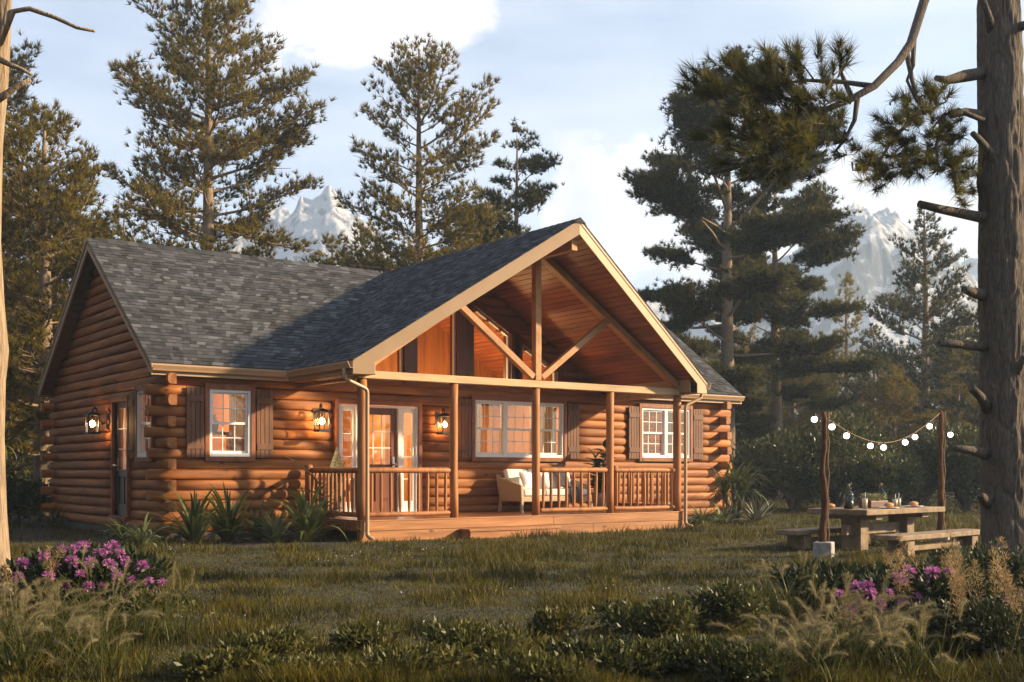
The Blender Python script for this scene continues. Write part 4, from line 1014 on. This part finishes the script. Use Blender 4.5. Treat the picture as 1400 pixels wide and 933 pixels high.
# ================================================================= SHRUBS
def bush(name, loc, rx, rz, n, L, W, mat, label, group=None, cat='shrub', lumps=7, stem=True, top=.15):
    root = empty(name, loc, label, cat, group)
    c = []; cent = []
    for i in range(lumps):
        a = rng.uniform(0, 2*np.pi); r_ = rx*.6*math.sqrt(rng.random()); cent.append((r_*math.cos(a), r_*math.sin(a), rz*rng.uniform(.35, .75), rng.uniform(.35, .55)))
    cent = np.array(cent); idx = rng.integers(0, lumps, n); q = unit(rng.normal(0, 1, (n, 3)))*(rng.random((n, 1))**.35)
    base = cent[idx, :3]+q*cent[idx, 3:4]*np.array([rx, rx, rz*.75]); base[:, 2] = np.abs(base[:, 2]-.02)+.02
    v, f = leaves(base, q*.8+np.array([0, 0, .55])+rng.normal(0, .45, (n, 3)), L, W)
    quickmesh('foliage', v, f, mat, root)
    if stem:
        m = MB()
        for ce_ in cent: m.tube([(ce_[0]*.1, ce_[1]*.1, -.03), (ce_[0]*.5, ce_[1]*.5, ce_[2]*.5), ce_[:3]], [.02*max(1, rz), .014*max(1, rz), .006], 5, False)
        m.build('stem', BARK, root)
    return root
G7 = 'tall shrubs behind the picnic table'
hl = ['tall broadleaf shrub at the left end of the hedge row, right of the yucca', 'tall broadleaf shrub just left of the left light pole', 'tall broadleaf shrub behind the left light pole', 'tall broadleaf shrub behind the middle of the string lights', 'lower broadleaf shrub behind the copper planter', 'tall broadleaf shrub behind the right light pole', 'tall broadleaf shrub between the right pole and the massive trunk', 'broadleaf shrub behind the massive trunk']
for i, (u, dep, rx, rz) in enumerate([(1040, 36, 1.3, 2.2), (1085, 34, 1.4, 2.4), (1140, 35, 1.7, 3.0), (1185, 36, 1.5, 2.5), (1215, 33, 1.2, 1.6), (1255, 35, 1.5, 2.1), (1320, 34, 1.6, 2.6), (1385, 33, 1.6, 2.5)]):
    bush('broadleaf_shrub', spot(lat(u, dep), dep), rx, rz, 5200, .15, .06, SHRUBL, hl[i], G7, lumps=11)
for i, (u, dep, rx, rz) in enumerate([(20, 26, 1.0, 1.1), (62, 33, 1.4, 1.6), (-15, 33, 1.6, 1.9)]):
    bush('broadleaf_shrub', spot(lat(u, dep), dep), rx, rz, 3000, .13, .055, SHRUBL, ['shaded broadleaf shrub beside the pale dead trunk', 'shaded broadleaf shrub behind the palm left of the cabin', 'shaded broadleaf shrub at the left edge'][i], 'shrubs left of the cabin', lumps=10)
# flowering bushes near the camera
def blossom_mesh():
    V, F = [], []; k0 = 0
    for i in range(64):
        d = unit(rng.normal(0, 1, 3)*[1, 1, .7]+[0, 0, .45]); p = d*.035; sd = unit(np.cross(d, rng.normal(0, 1, 3)))
        for j in range(1):
            p = p*1.1; V += [p*.55, p+sd*.0075, p+d*.02, p-sd*.0075]; F.append((k0, k0+1, k0+2, k0+3)); k0 += 4
    me = quickmesh('blossom', V, np.array(F), PETAL); d = me.data; bpy.data.objects.remove(me); return d
BLO = [blossom_mesh() for _ in range(3)]
def flower_bush(loc, rx, rz, n, flowers, label):
    root = bush('flowering_bush', loc, rx, rz, n, .085, .034, DARKLEAF, label, 'magenta flowering bushes', 'bush', 9)
    for i, (x, y, z) in enumerate(flowers):
        o = bpy.data.objects.new('blossom', BLO[i % 3]); COL.objects.link(o); o.parent = root; o.location = (x, y, z); o.rotation_euler = (rng.normal(0, .3), rng.normal(0, .3), rng.uniform(0, 6)); s_ = rng.uniform(.8, 1.15); o.scale = (s_,)*3
def flowers_at(root, pts, dep):
    out = []
    for u, v in pts:
        d = dep+rng.normal(0, .25); p = CAM+d*(FW+RT*(u-700)/1557.7+np.array([0, 0, 1.])*(643.47-v)/1557.7); out.append(p-np.array(root))
    return out
lb = spot(lat(118, 10.2), 10.2)
flower_bush(lb, .75, .52, 3600, flowers_at(lb, [(85, 752), (112, 748), (117, 746), (100, 751), (146, 751), (155, 747), (134, 757), (146, 758), (165, 758), (172, 768), (124, 769), (149, 773), (31, 771), (48, 769), (76, 777), (66, 789), (90, 802), (121, 803), (140, 803), (180, 793), (204, 796), (222, 797), (212, 812), (175, 821), (33, 814), (98, 768), (60, 762), (110, 785), (160, 787), (195, 775), (25, 790), (130, 820)], 9.7), 'dark leaved bush with magenta flowers at the lower left')
rb_ = spot(lat(1215, 9.6), 9.6); flower_bush(rb_, .95, .42, 4200, flowers_at(rb_, [(1148, 813), (1171, 803), (1187, 802), (1173, 828), (1201, 826), (1166, 847), (1144, 870), (1228, 790), (1235, 795), (1242, 781), (1252, 820), (1234, 828), (1275, 783), (1298, 782), (1160, 835), (1215, 812), (1190, 812), (1262, 795), (1280, 812), (1210, 850)], 8.75), 'dark leaved bush with magenta flowers left of the dry seedheads')
rc_ = spot(lat(1345, 10.3), 10.3); flower_bush(rc_, .75, .48, 3600, flowers_at(rc_, [(1318, 797), (1340, 797), (1336, 815), (1350, 818), (1322, 860), (1395, 845), (1390, 862), (1262, 805), (1300, 835), (1365, 850), (1310, 815), (1285, 800), (1375, 825)], 9.6), 'dark leaved bush with magenta flowers at the foot of the massive trunk')
# low leafy cover along the bottom
G8 = 'low leafy shrubs along the front of the lawn'
cv = [(300, 6.7, .34, .15, COVERL, 'low yellow green shrub at the bottom edge beside the left grass clump'), (365, 7.2, .36, .2, COVERL, 'low yellow green shrub second from the left along the bottom'), (440, 6.6, .38, .14, COVERL, 'flat leafy shrub at the bottom edge, left of the middle'), (500, 7.7, .3, .17, COVERL, 'small shrub standing back from the bottom edge, left of the middle'), (575, 6.8, .4, .16, COVERL, 'flat leafy shrub at the bottom middle'), (660, 7.3, .42, .24, COVERL, 'upright yellow green shrub at the bottom, right of the middle'), (735, 6.6, .36, .16, COVERL, 'flat leafy shrub at the bottom edge, right of the middle'), (765, 8.2, .26, .22, COVERL, 'small yellow green shrub standing back in the lawn'), (830, 6.9, .4, .2, SHRUBL, 'dark shrub at the bottom edge left of the dark leafy shrubs'),
      (885, 8.4, .42, .28, SHRUBL, 'dark leafy shrub standing at the right of the lawn'), (975, 8.8, .45, .36, SHRUBL, 'tallest dark leafy shrub left of the foxtail grass'), (940, 7.0, .4, .2, SHRUBL, 'dark leafy shrub in front of the tallest dark one'), (1020, 6.6, .35, .22, SHRUBL, 'dark leafy shrub between the foxtail grass and the bottom edge'), (205, 9.2, .4, .25, COVERL, 'small shrub beside the left flowering bush'), (1340, 7.6, .6, .36, DARKLEAF, 'low dark shrub in the bottom right corner'), (1300, 14.2, .3, .26, DARKLEAF, 'small leafy plant beside the near bench'), (1385, 12.0, .5, .45, DARKLEAF, 'dark leafy shrub at the foot of the massive trunk')]
for i, (u, dep, rx, rz, mt, lb_) in enumerate(cv):
    bush('low_shrub', spot(lat(u, dep), dep), rx, rz, int(2000*(rx/.4)**2) if dep < 10 else 700, .052, .021, mt, lb_, G8, lumps=13)
# ================================================================= ORNAMENTAL GRASSES
def grass_blades(n, L, w, spreadr, el0, el1, droop):
    V, F = [], []; k0 = 0
    return straps(n, L, w, el0, el1, droop)
def plume_hairs(base, d0, L, curve, hair, n, W):
    """one drooping foxtail: hairs along an arc"""
    p = np.array(base, float); d = unit(np.array(d0, float)); pts = [p]; ds = [d]; K = 8
    for j in range(K): d = unit(d+np.array(curve)/K); p = p+d*L/K; pts.append(p); ds.append(d)
    pts, ds = np.array(pts), np.array(ds); t = rng.random(n)*K; i = np.minimum(t.astype(int), K-1); fr = (t-i)[:, None]
    c = pts[i]*(1-fr)+pts[i+1]*fr; dd = ds[i]
    env = np.sin(np.pi*np.clip(t/K, .06, .97))[:, None]**.5
    q = unit(dd+rng.normal(0, .42, (n, 3))); sd = unit(np.cross(q, rng.normal(0, 1, (n, 3))))*W/2; l = hair*env*rng.uniform(.6, 1.2, (n, 1))
    V = np.stack([c-sd, c+sd, c+q*l], 1).reshape(-1, 3); k = np.arange(n)[:, None]*3
    return V, np.hstack([k, k+1, k+2]), pts
def feather_grass(loc, nb, L, plumes, label, group='feathery foxtail grasses', lean=(0, 0)):
    root = empty('feather_grass', loc, label, 'grass clump', group)
    Vs, Fs, k0 = [], [], 0
    for i in range(max(3, nb//14)):
        b = rng.normal(0, .14, 2); v, f = straps(14, L, .009, 45, 88, .9, (b[0], b[1], 0), 6); Vs.append(v); Fs.append(f+k0); k0 += len(v)
    quickmesh('blades', np.vstack(Vs), np.vstack(Fs), BLADE, root, True)
    Vs, Fs, k0 = [], [], 0; m = MB()
    for i in range(plumes):
        a = rng.uniform(0, 2*np.pi); el = rad(rng.uniform(35, 85)); h = np.array([math.cos(a), math.sin(a), 0]); b = np.append(rng.normal(0, .12, 2), 0)
        s_ = L*rng.uniform(.5, 1.05); d = h*math.cos(el)+np.array([0, 0, math.sin(el)])+np.array([*lean, 0]); tip = b+d*s_
        m.tube([b, (b+tip)/2+np.array([0, 0, .03]), tip], [.003, .0025, .002], 4, False)
        wd = RT*.8*(1 if rng.random() < .75 else -.6)+h*.5
        v, f, _ = plume_hairs(tip, d, rng.uniform(.12, .22), wd*rng.uniform(.6, 1.3)+np.array([0, 0, -1.0]), .05, 330, .0014); Vs.append(v); Fs.append(f+k0); k0 += len(v)
    m.build('stalks', BLADE, root); quickmesh('plumes', np.vstack(Vs), np.vstack(Fs), PLUME, root)
fg = [(20, 7.0, 120, .46, 40, 'dense foxtail grass clump in the bottom left corner'), (75, 7.4, 100, .46, 36, 'foxtail grass clump right of the bottom left corner clump'), (-15, 8.0, 80, .55, 14, 'foxtail grass clump against the pale dead trunk'), (140, 7.9, 90, .5, 14, 'foxtail grass clump below the left flowering bush'), (125, 6.7, 60, .32, 16, 'low foxtail grass at the bottom edge, left'), (245, 8.4, 60, .45, 7, 'small foxtail tuft standing alone right of the left flowering bush'), (105, 9.0, 40, .55, 4, 'thin upright foxtails in front of the left flowering bush'),
      (1135, 6.9, 120, .42, 46, 'dense foxtail grass clump at the bottom right'), (1195, 7.3, 120, .42, 50, 'foxtail grass clump below the right magenta flowers'), (1235, 6.8, 90, .38, 30, 'foxtail grass clump beside the dry seedheads'), (1085, 9.4, 130, .5, 11, 'upright green foxtail tuft left of the picnic bench'), (1030, 9.8, 20, .5, 3, 'lone foxtail in the dark leafy shrubs'), (1080, 6.6, 60, .32, 18, 'low foxtail grass at the bottom edge, right')]
for u, dep, nb, L, pn, lb_ in fg: feather_grass(spot(lat(u, dep), dep), nb, L, pn, lb_)
def dry_grass(loc, n, H, label):
    root = empty('dry_reed', loc, label, 'grass clump', 'tall dry seedhead grasses'); m = MB(); Vs, Fs, k0 = [], [], 0
    for i in range(n):
        b = np.append(rng.normal(0, .13, 2), 0); top = b+np.array([*(RT[:2]*rng.normal(-.12, .16)), H*rng.uniform(.7, 1.08)])+np.append(rng.normal(0, .06, 2), 0)
        m.tube([b, (b+top)/2+np.append(rng.normal(0, .012, 2), 0), top], [.0035, .003, .0015], 4, False)
        nh = 170; t = rng.uniform(.62, 1, nh)[:, None]; c = b+(top-b)*t; w = np.sin(np.pi*np.clip((t-.6)/.42, .03, 1))**.8
        d = unit(rng.normal(0, .75, (nh, 3))+[0, 0, .8]); c = c+d*w*.03
        v, f = leaves(c, d, .034, .0045); Vs.append(v); Fs.append(f+k0); k0 += len(v)
    m.build('stalks', PANIC, root); quickmesh('seedheads', np.vstack(Vs), np.vstack(Fs), PANIC, root)
    v, f = straps(30, H*.6, .008, 50, 88, .8); quickmesh('blades', v, f, BLADE, root, True)
for u, dep, n, H, lb_ in [(1300, 7.3, 4, .68, 'tall dry seedhead grass leaning left at the lower right'), (1345, 7.6, 6, .74, 'tall dry seedhead grass left of the right edge'), (1395, 7.2, 6, .7, 'tall dry seedhead grass at the right edge'), (1290, 9.2, 4, .75, 'thin dry seedhead grass in the magenta bush'), (18, 9.2, 6, .7, 'thin dry seedhead grass in front of the pale dead trunk')]:
    dry_grass(spot(lat(u, dep), dep), n, H, lb_)

# ================================================================= GROUND, LAWN
m, nt, b = newmat('forest_ground')
v = mapping(nt, (1, 1, 1)); n1 = noise(nt, v, .6, 6); n2 = noise(nt, v, 14, 5, .7)
c = ramp(nt, [(.3, (.016, .019, .005)), (.55, (.035, .034, .009)), (.75, (.07, .056, .017))], n1)
c = mixc(nt, c, ramp(nt, [(.3, (.45,)*3), (.7, (1.1,)*3)], n2), 1., 'MULTIPLY')
nt.links.new(c, b.inputs['Base Color']); b.inputs['Roughness'].default_value = .95; bump(nt, b, n2, .8, .05)
g = MB(); g.add([(-3000, -3000, 0), (3000, -3000, 0), (3000, 3000, 0), (-3000, 3000, 0)], [(0, 1, 2, 3)])
tag(g.build('ground', m), 'grassy forest ground around the cabin', 'ground', kind='structure')
sb = MB(); sb.add([(-6.2, 2.2, .004), (-4.6, .4, .004), (-2.2, -.3, .004), (-.3, -.75, .004), (-.1, 2.3, .004), (-2.6, 2.3, .004), (-2.6, 11, .004), (-6.5, 12, .004)], [tuple(range(8))])  # flat dark sheet just above the ground along the left walls
tag(sb.build('dark_ground_strip', plain('dark_ground', (.022, .017, .012), .95, .4, 12, bmp=.6)), 'dark ground strip along the left side of the cabin', 'soil', kind='structure')
def vnoise(x, y, s_, seed):
    r_ = np.random.default_rng(seed); t = r_.random((64, 64)); X, Y = x*s_, y*s_; i, j = np.floor(X).astype(int), np.floor(Y).astype(int); fx, fy = X-i, Y-j
    fx = fx*fx*(3-2*fx); fy = fy*fy*(3-2*fy); g_ = lambda a, b: t[a % 64, b % 64]
    return (g_(i, j)*(1-fx)+g_(i+1, j)*fx)*(1-fy)+(g_(i, j+1)*(1-fx)+g_(i+1, j+1)*fx)*fy
nb = 450000
dep = 6.2+(44-6.2)*rng.random(nb)**1.75; la = (rng.random(nb)*2-1)*(dep*.52+2.6)
x = CAM[0]+FW[0]*dep+RT[0]*la; y = CAM[1]+FW[1]*dep+RT[1]*la
keep = ~((x > -6.3) & (x < -.1) & (y > .0) & (x+y > -3.3) & (rng.random(nb) < .55)) & ~((x > XL-.1) & (x < XRW+.1) & (y > YW-.1)) & ~((x > -.2) & (x < 7.75) & (y > -.2))
x, y, dep = x[keep], y[keep], dep[keep]; nb = len(x)
cl1 = vnoise(x, y, 1.6, 1)*.6+vnoise(x, y, 4.5, 2)*.4; cl2 = vnoise(x, y, .5, 3)
H = (.016+.13*np.clip(cl1*2.2-.85, 0, 1)**1.4+.016*cl2)*rng.uniform(.6, 1.3, nb)*(1+.012*dep)
W = .0055+.00055*dep
a = rng.uniform(0, 2*np.pi, nb); ln = rng.uniform(.1, .8, nb); b_ = rng.uniform(0, np.pi*2, nb)
base = np.stack([x, y, np.full(nb, -.004)], 1); sd = np.stack([np.cos(a), np.sin(a), np.zeros(nb)], 1)*(W/2)[:, None]
tip = base+np.stack([np.cos(b_)*ln*H, np.sin(b_)*ln*H, H], 1)
V = np.stack([base-sd, base+sd, tip], 1).reshape(-1, 3); i = np.arange(nb)[:, None]*3
tag(quickmesh('grass', V, np.hstack([i, i+1, i+2]), GRASS), 'short uneven lawn grass in front of the cabin', 'grass', kind='stuff')
# small pale blooms strewn over the lawn
n = 260; dp = rng.uniform(7, 20, n); c0 = vnoise(dp, np.arange(n)*.0, 1, 5)
cen = [(rng.uniform(-6, 6), rng.uniform(8.5, 18)) for _ in range(16)]; k = rng.integers(0, 16, n)
pts = np.array([spot(cen[q][0]+rng.normal(0, .35), cen[q][1]+rng.normal(0, .25), rng.uniform(.03, .09)) for q in k])
v, f = leaves(pts, rng.normal(0, 1, (n, 3))+[0, 0, .3], .02, .016)
tag(quickmesh('clover_blooms', v, f, plain('pale_bloom', (.4, .4, .5), .7, .1)), 'tiny pale blooms strewn through the lawn', 'blooms', kind='stuff')

# ================================================================= MOUNTAINS
def ridged(x, y, seed, oct_=7):
    h = 0; amp = 1; fr = 1; w = 1
    for o in range(oct_):
        n_ = 1-np.abs(2*vnoise(x+o*7.3, y+o*3.1, fr, seed+o)-1); h = h+amp*n_**2*w; w = np.clip(n_*1.2, .25, 1); amp *= .5; fr *= 2.1
    return h/2
mm, nt, b = newmat('snowy_rock')
ge = N(nt, 'ShaderNodeNewGeometry'); sx = N(nt, 'ShaderNodeSeparateXYZ'); nt.links.new(ge.outputs['Normal'], sx.inputs[0])
nz = noise(nt, mapping(nt, (1, 1, .28)), .16, 9, .7); ad = N(nt, 'ShaderNodeMath', operation='ADD'); nt.links.new(sx.outputs[2], ad.inputs[0]); nt.links.new(nz, ad.inputs[1])
c = ramp(nt, [(.9, (.1, .1, .11)), (1.05, (.17, .17, .18)), (1.14, (.36, .36, .38))], ad.outputs[0])
nt.links.new(c, b.inputs['Base Color']); b.inputs['Roughness'].default_value = .9; bump(nt, b, nz, .6, 2.)
def mountain(u, dep, peak_v, w, seed, label, name='mountain', sharp=1.):
    n = 300; g1 = np.linspace(-1, 1, n); A, B = np.meshgrid(g1, g1, indexing='ij')
    Hh = 1.23+(643.47-peak_v)*dep/1557.7
    r_ = np.sqrt((A*1.)**2+(B*1.)**2); env = np.clip(1-r_**1.35, 0, 1)**1.3
    h = env*(.72+.28*ridged(A*1.5+seed, B*1.5+seed*.3, seed, 9)+.13*ridged(A*4.3+seed, B*4.3+seed*.7, seed+3, 7)); h = h/h.max()*Hh
    c = spot(lat(u, dep), dep); X = c[0]+RT[0]*A*w+FW[0]*B*w; Y = c[1]+RT[1]*A*w+FW[1]*B*w
    V = np.stack([X, Y, h-1], 2).reshape(-1, 3); i, j = np.meshgrid(np.arange(n-1), np.arange(n-1), indexing='ij'); q = (i*n+j).ravel()[:, None]
    o = quickmesh(name, V, np.hstack([q, q+n, q+n+1, q+1]), mm, None, True); tag(o, label, 'mountain', kind='structure')
mountain(448, 500, 249, 120, 31, 'snowy jagged peak behind the cabin roof')
mountain(372, 540, 272, 112, 35, 'snowy peak left of the jagged one behind the tallest pine')
mountain(1178, 500, 274, 104, 43, 'broad pale snowy peak right of the dark pines')
mountain(905, 560, 395, 130, 47, 'low snowy shoulder behind the porch gable')
mountain(1350, 580, 338, 150, 53, 'low blue ridge at the right edge')

# ================================================================= HAZE
D0, D1, LA = -12, 740, 310
p0 = [spot(-LA, D0, -3), spot(LA, D0, -3), spot(LA, D1, -3), spot(-LA, D1, -3)]
hz = MB(); hz.hexa(p0, (0, 0, 165)); mh = bpy.data.materials.new('haze_air'); mh.use_nodes = True; nt = mh.node_tree; nt.nodes.remove(nt.nodes['Principled BSDF'])
pv = N(nt, 'ShaderNodeVolumePrincipled'); pv.inputs['Color'].default_value = (.62, .8, 1., 1); pv.inputs['Density'].default_value = .00095; pv.inputs['Anisotropy'].default_value = .2
nt.links.new(pv.outputs[0], nt.nodes['Material Output'].inputs['Volume'])
HAZE = True
if HAZE: tag(hz.build('haze', mh), 'pale morning haze filling the valley', 'haze', kind='stuff')

# ================================================================= SKY, SUN, CAMERA
SUN_AZ, SUN_EL = 125., 21.5
w = bpy.data.worlds.new('World'); sc.world = w; w.use_nodes = True; nt = w.node_tree
bg = nt.nodes['Background']; sk = N(nt, 'ShaderNodeTexSky', sky_type='NISHITA'); sk.sun_disc = False
sk.sun_elevation = rad(SUN_EL); sk.sun_rotation = rad(SUN_AZ); sk.air_density = 1.; sk.dust_density = .6; sk.ozone_density = 2.
tc = N(nt, 'ShaderNodeTexCoord'); gen = tc.outputs['Generated']
def vm(op, a_, b_=None):
    n_ = N(nt, 'ShaderNodeVectorMath', operation=op); nt.links.new(a_, n_.inputs[0])
    if b_ is not None:
        if isinstance(b_, tuple): n_.inputs[1].default_value = b_
        else: nt.links.new(b_, n_.inputs[1])
    return n_
def mt(op, a_, b_=None, clamp=False):
    n_ = N(nt, 'ShaderNodeMath', operation=op, use_clamp=clamp)
    for k_, q in enumerate((a_, b_)):
        if q is None: continue
        if isinstance(q, (int, float)): n_.inputs[k_].default_value = q
        else: nt.links.new(q, n_.inputs[k_])
    return n_.outputs[0]
def skydir(u, v): return tuple(unit(FW+RT*(u-700)/1557.7+np.array([0, 0, 1.])*(643.47-v)/1557.7))
nzc = N(nt, 'ShaderNodeTexNoise'); nzc.inputs['Scale'].default_value = 9; nzc.inputs['Detail'].default_value = 9; nzc.inputs['Roughness'].default_value = .6
nt.links.new(vm('MULTIPLY', gen, (1, 1, 1.5)).outputs[0], nzc.inputs['Vector'])
dens = None
for (u, v, r_) in ((470, 20, .062), (555, 15, .062), (400, -10, .075), (500, -70, .09), (815, 265, .06), (880, 240, .05), (860, 320, .045), (930, 300, .05), (770, 300, .03), (1240, 295, .07), (1310, 300, .06), (1170, 330, .06), (1400, 300, .07), (1000, 330, .06), (-400, 200, .2), (1900, 250, .2), (2300, 100, .25), (-900, 100, .25)):
    d_ = vm('DISTANCE', gen, skydir(u, v)).outputs['Value']
    q = mt('SUBTRACT', 1., mt('DIVIDE', d_, r_)); dens = q if dens is None else mt('MAXIMUM', dens, q)
m1 = mt('ADD', dens, mt('MULTIPLY', mt('SUBTRACT', nzc.outputs['Fac'], .5), 2.6))
mr = N(nt, 'ShaderNodeMapRange', interpolation_type='SMOOTHSTEP'); nt.links.new(m1, mr.inputs[0]); mr.inputs[1].default_value = .06; mr.inputs[2].default_value = .36; mr.inputs[4].default_value = .92
# thin cirrus
cz = N(nt, 'ShaderNodeTexNoise'); cz.inputs['Scale'].default_value = 3.2; cz.inputs['Detail'].default_value = 7; cz.inputs['Roughness'].default_value = .55
nt.links.new(vm('MULTIPLY', gen, (1, 1, 5.)).outputs[0], cz.inputs['Vector'])
cr = N(nt, 'ShaderNodeMapRange', interpolation_type='SMOOTHSTEP'); nt.links.new(cz.outputs['Fac'], cr.inputs[0]); cr.inputs[1].default_value = .2; cr.inputs[2].default_value = .72; cr.inputs[3].default_value = .12; cr.inputs[4].default_value = .5
nz2 = N(nt, 'ShaderNodeTexNoise'); nz2.inputs['Scale'].default_value = 14; nz2.inputs['Detail'].default_value = 5; nt.links.new(vm('ADD', gen, (.02, -.01, .03)).outputs[0], nz2.inputs['Vector'])
ccol = ramp(nt, [(.35, (4.9, 4.85, 5.3)), (.66, (7.3, 7.0, 6.8))], nz2.outputs['Fac'])
sky1 = mixc(nt, sk.outputs[0], (6.8, 6.8, 7.6), cr.outputs[0])
sky2 = mixc(nt, sky1, ccol, mr.outputs[0])
nt.links.new(sky2, bg.inputs[0]); bg.inputs[1].default_value = .078
l = bpy.data.lights.new('sun', 'SUN'); l.energy = 5.; l.angle = rad(1.6); l.color = (1, .77, .48)
so_ = bpy.data.objects.new('sun', l); COL.objects.link(so_)
sd3 = Vector((math.sin(rad(SUN_AZ))*math.cos(rad(SUN_EL)), math.cos(rad(SUN_AZ))*math.cos(rad(SUN_EL)), math.sin(rad(SUN_EL))))
so_.rotation_euler = sd3.to_track_quat('Z', 'Y').to_euler(); so_.location = sd3*50
cam = bpy.data.cameras.new('camera'); co = bpy.data.objects.new('camera', cam); COL.objects.link(co)
co.location = CAM; co.rotation_euler = (rad(90), 0, -YAW)
cam.sensor_width = 36; cam.lens = 1557.7/1400*36; cam.shift_y = (643.47-466.5)/1400; cam.clip_end = 6000; cam.clip_start = .05
sc.camera = co
sc.view_settings.view_transform = 'Standard'; sc.view_settings.look = 'None'; sc.view_settings.exposure = 1.45; sc.view_settings.gamma = 1
sc.render.engine = 'CYCLES'; cy = sc.cycles
cy.use_denoising = True; cy.max_bounces = 8; cy.diffuse_bounces = 3; cy.glossy_bounces = 3; cy.transparent_max_bounces = 12; cy.volume_bounces = 0; cy.sample_clamp_indirect = 4
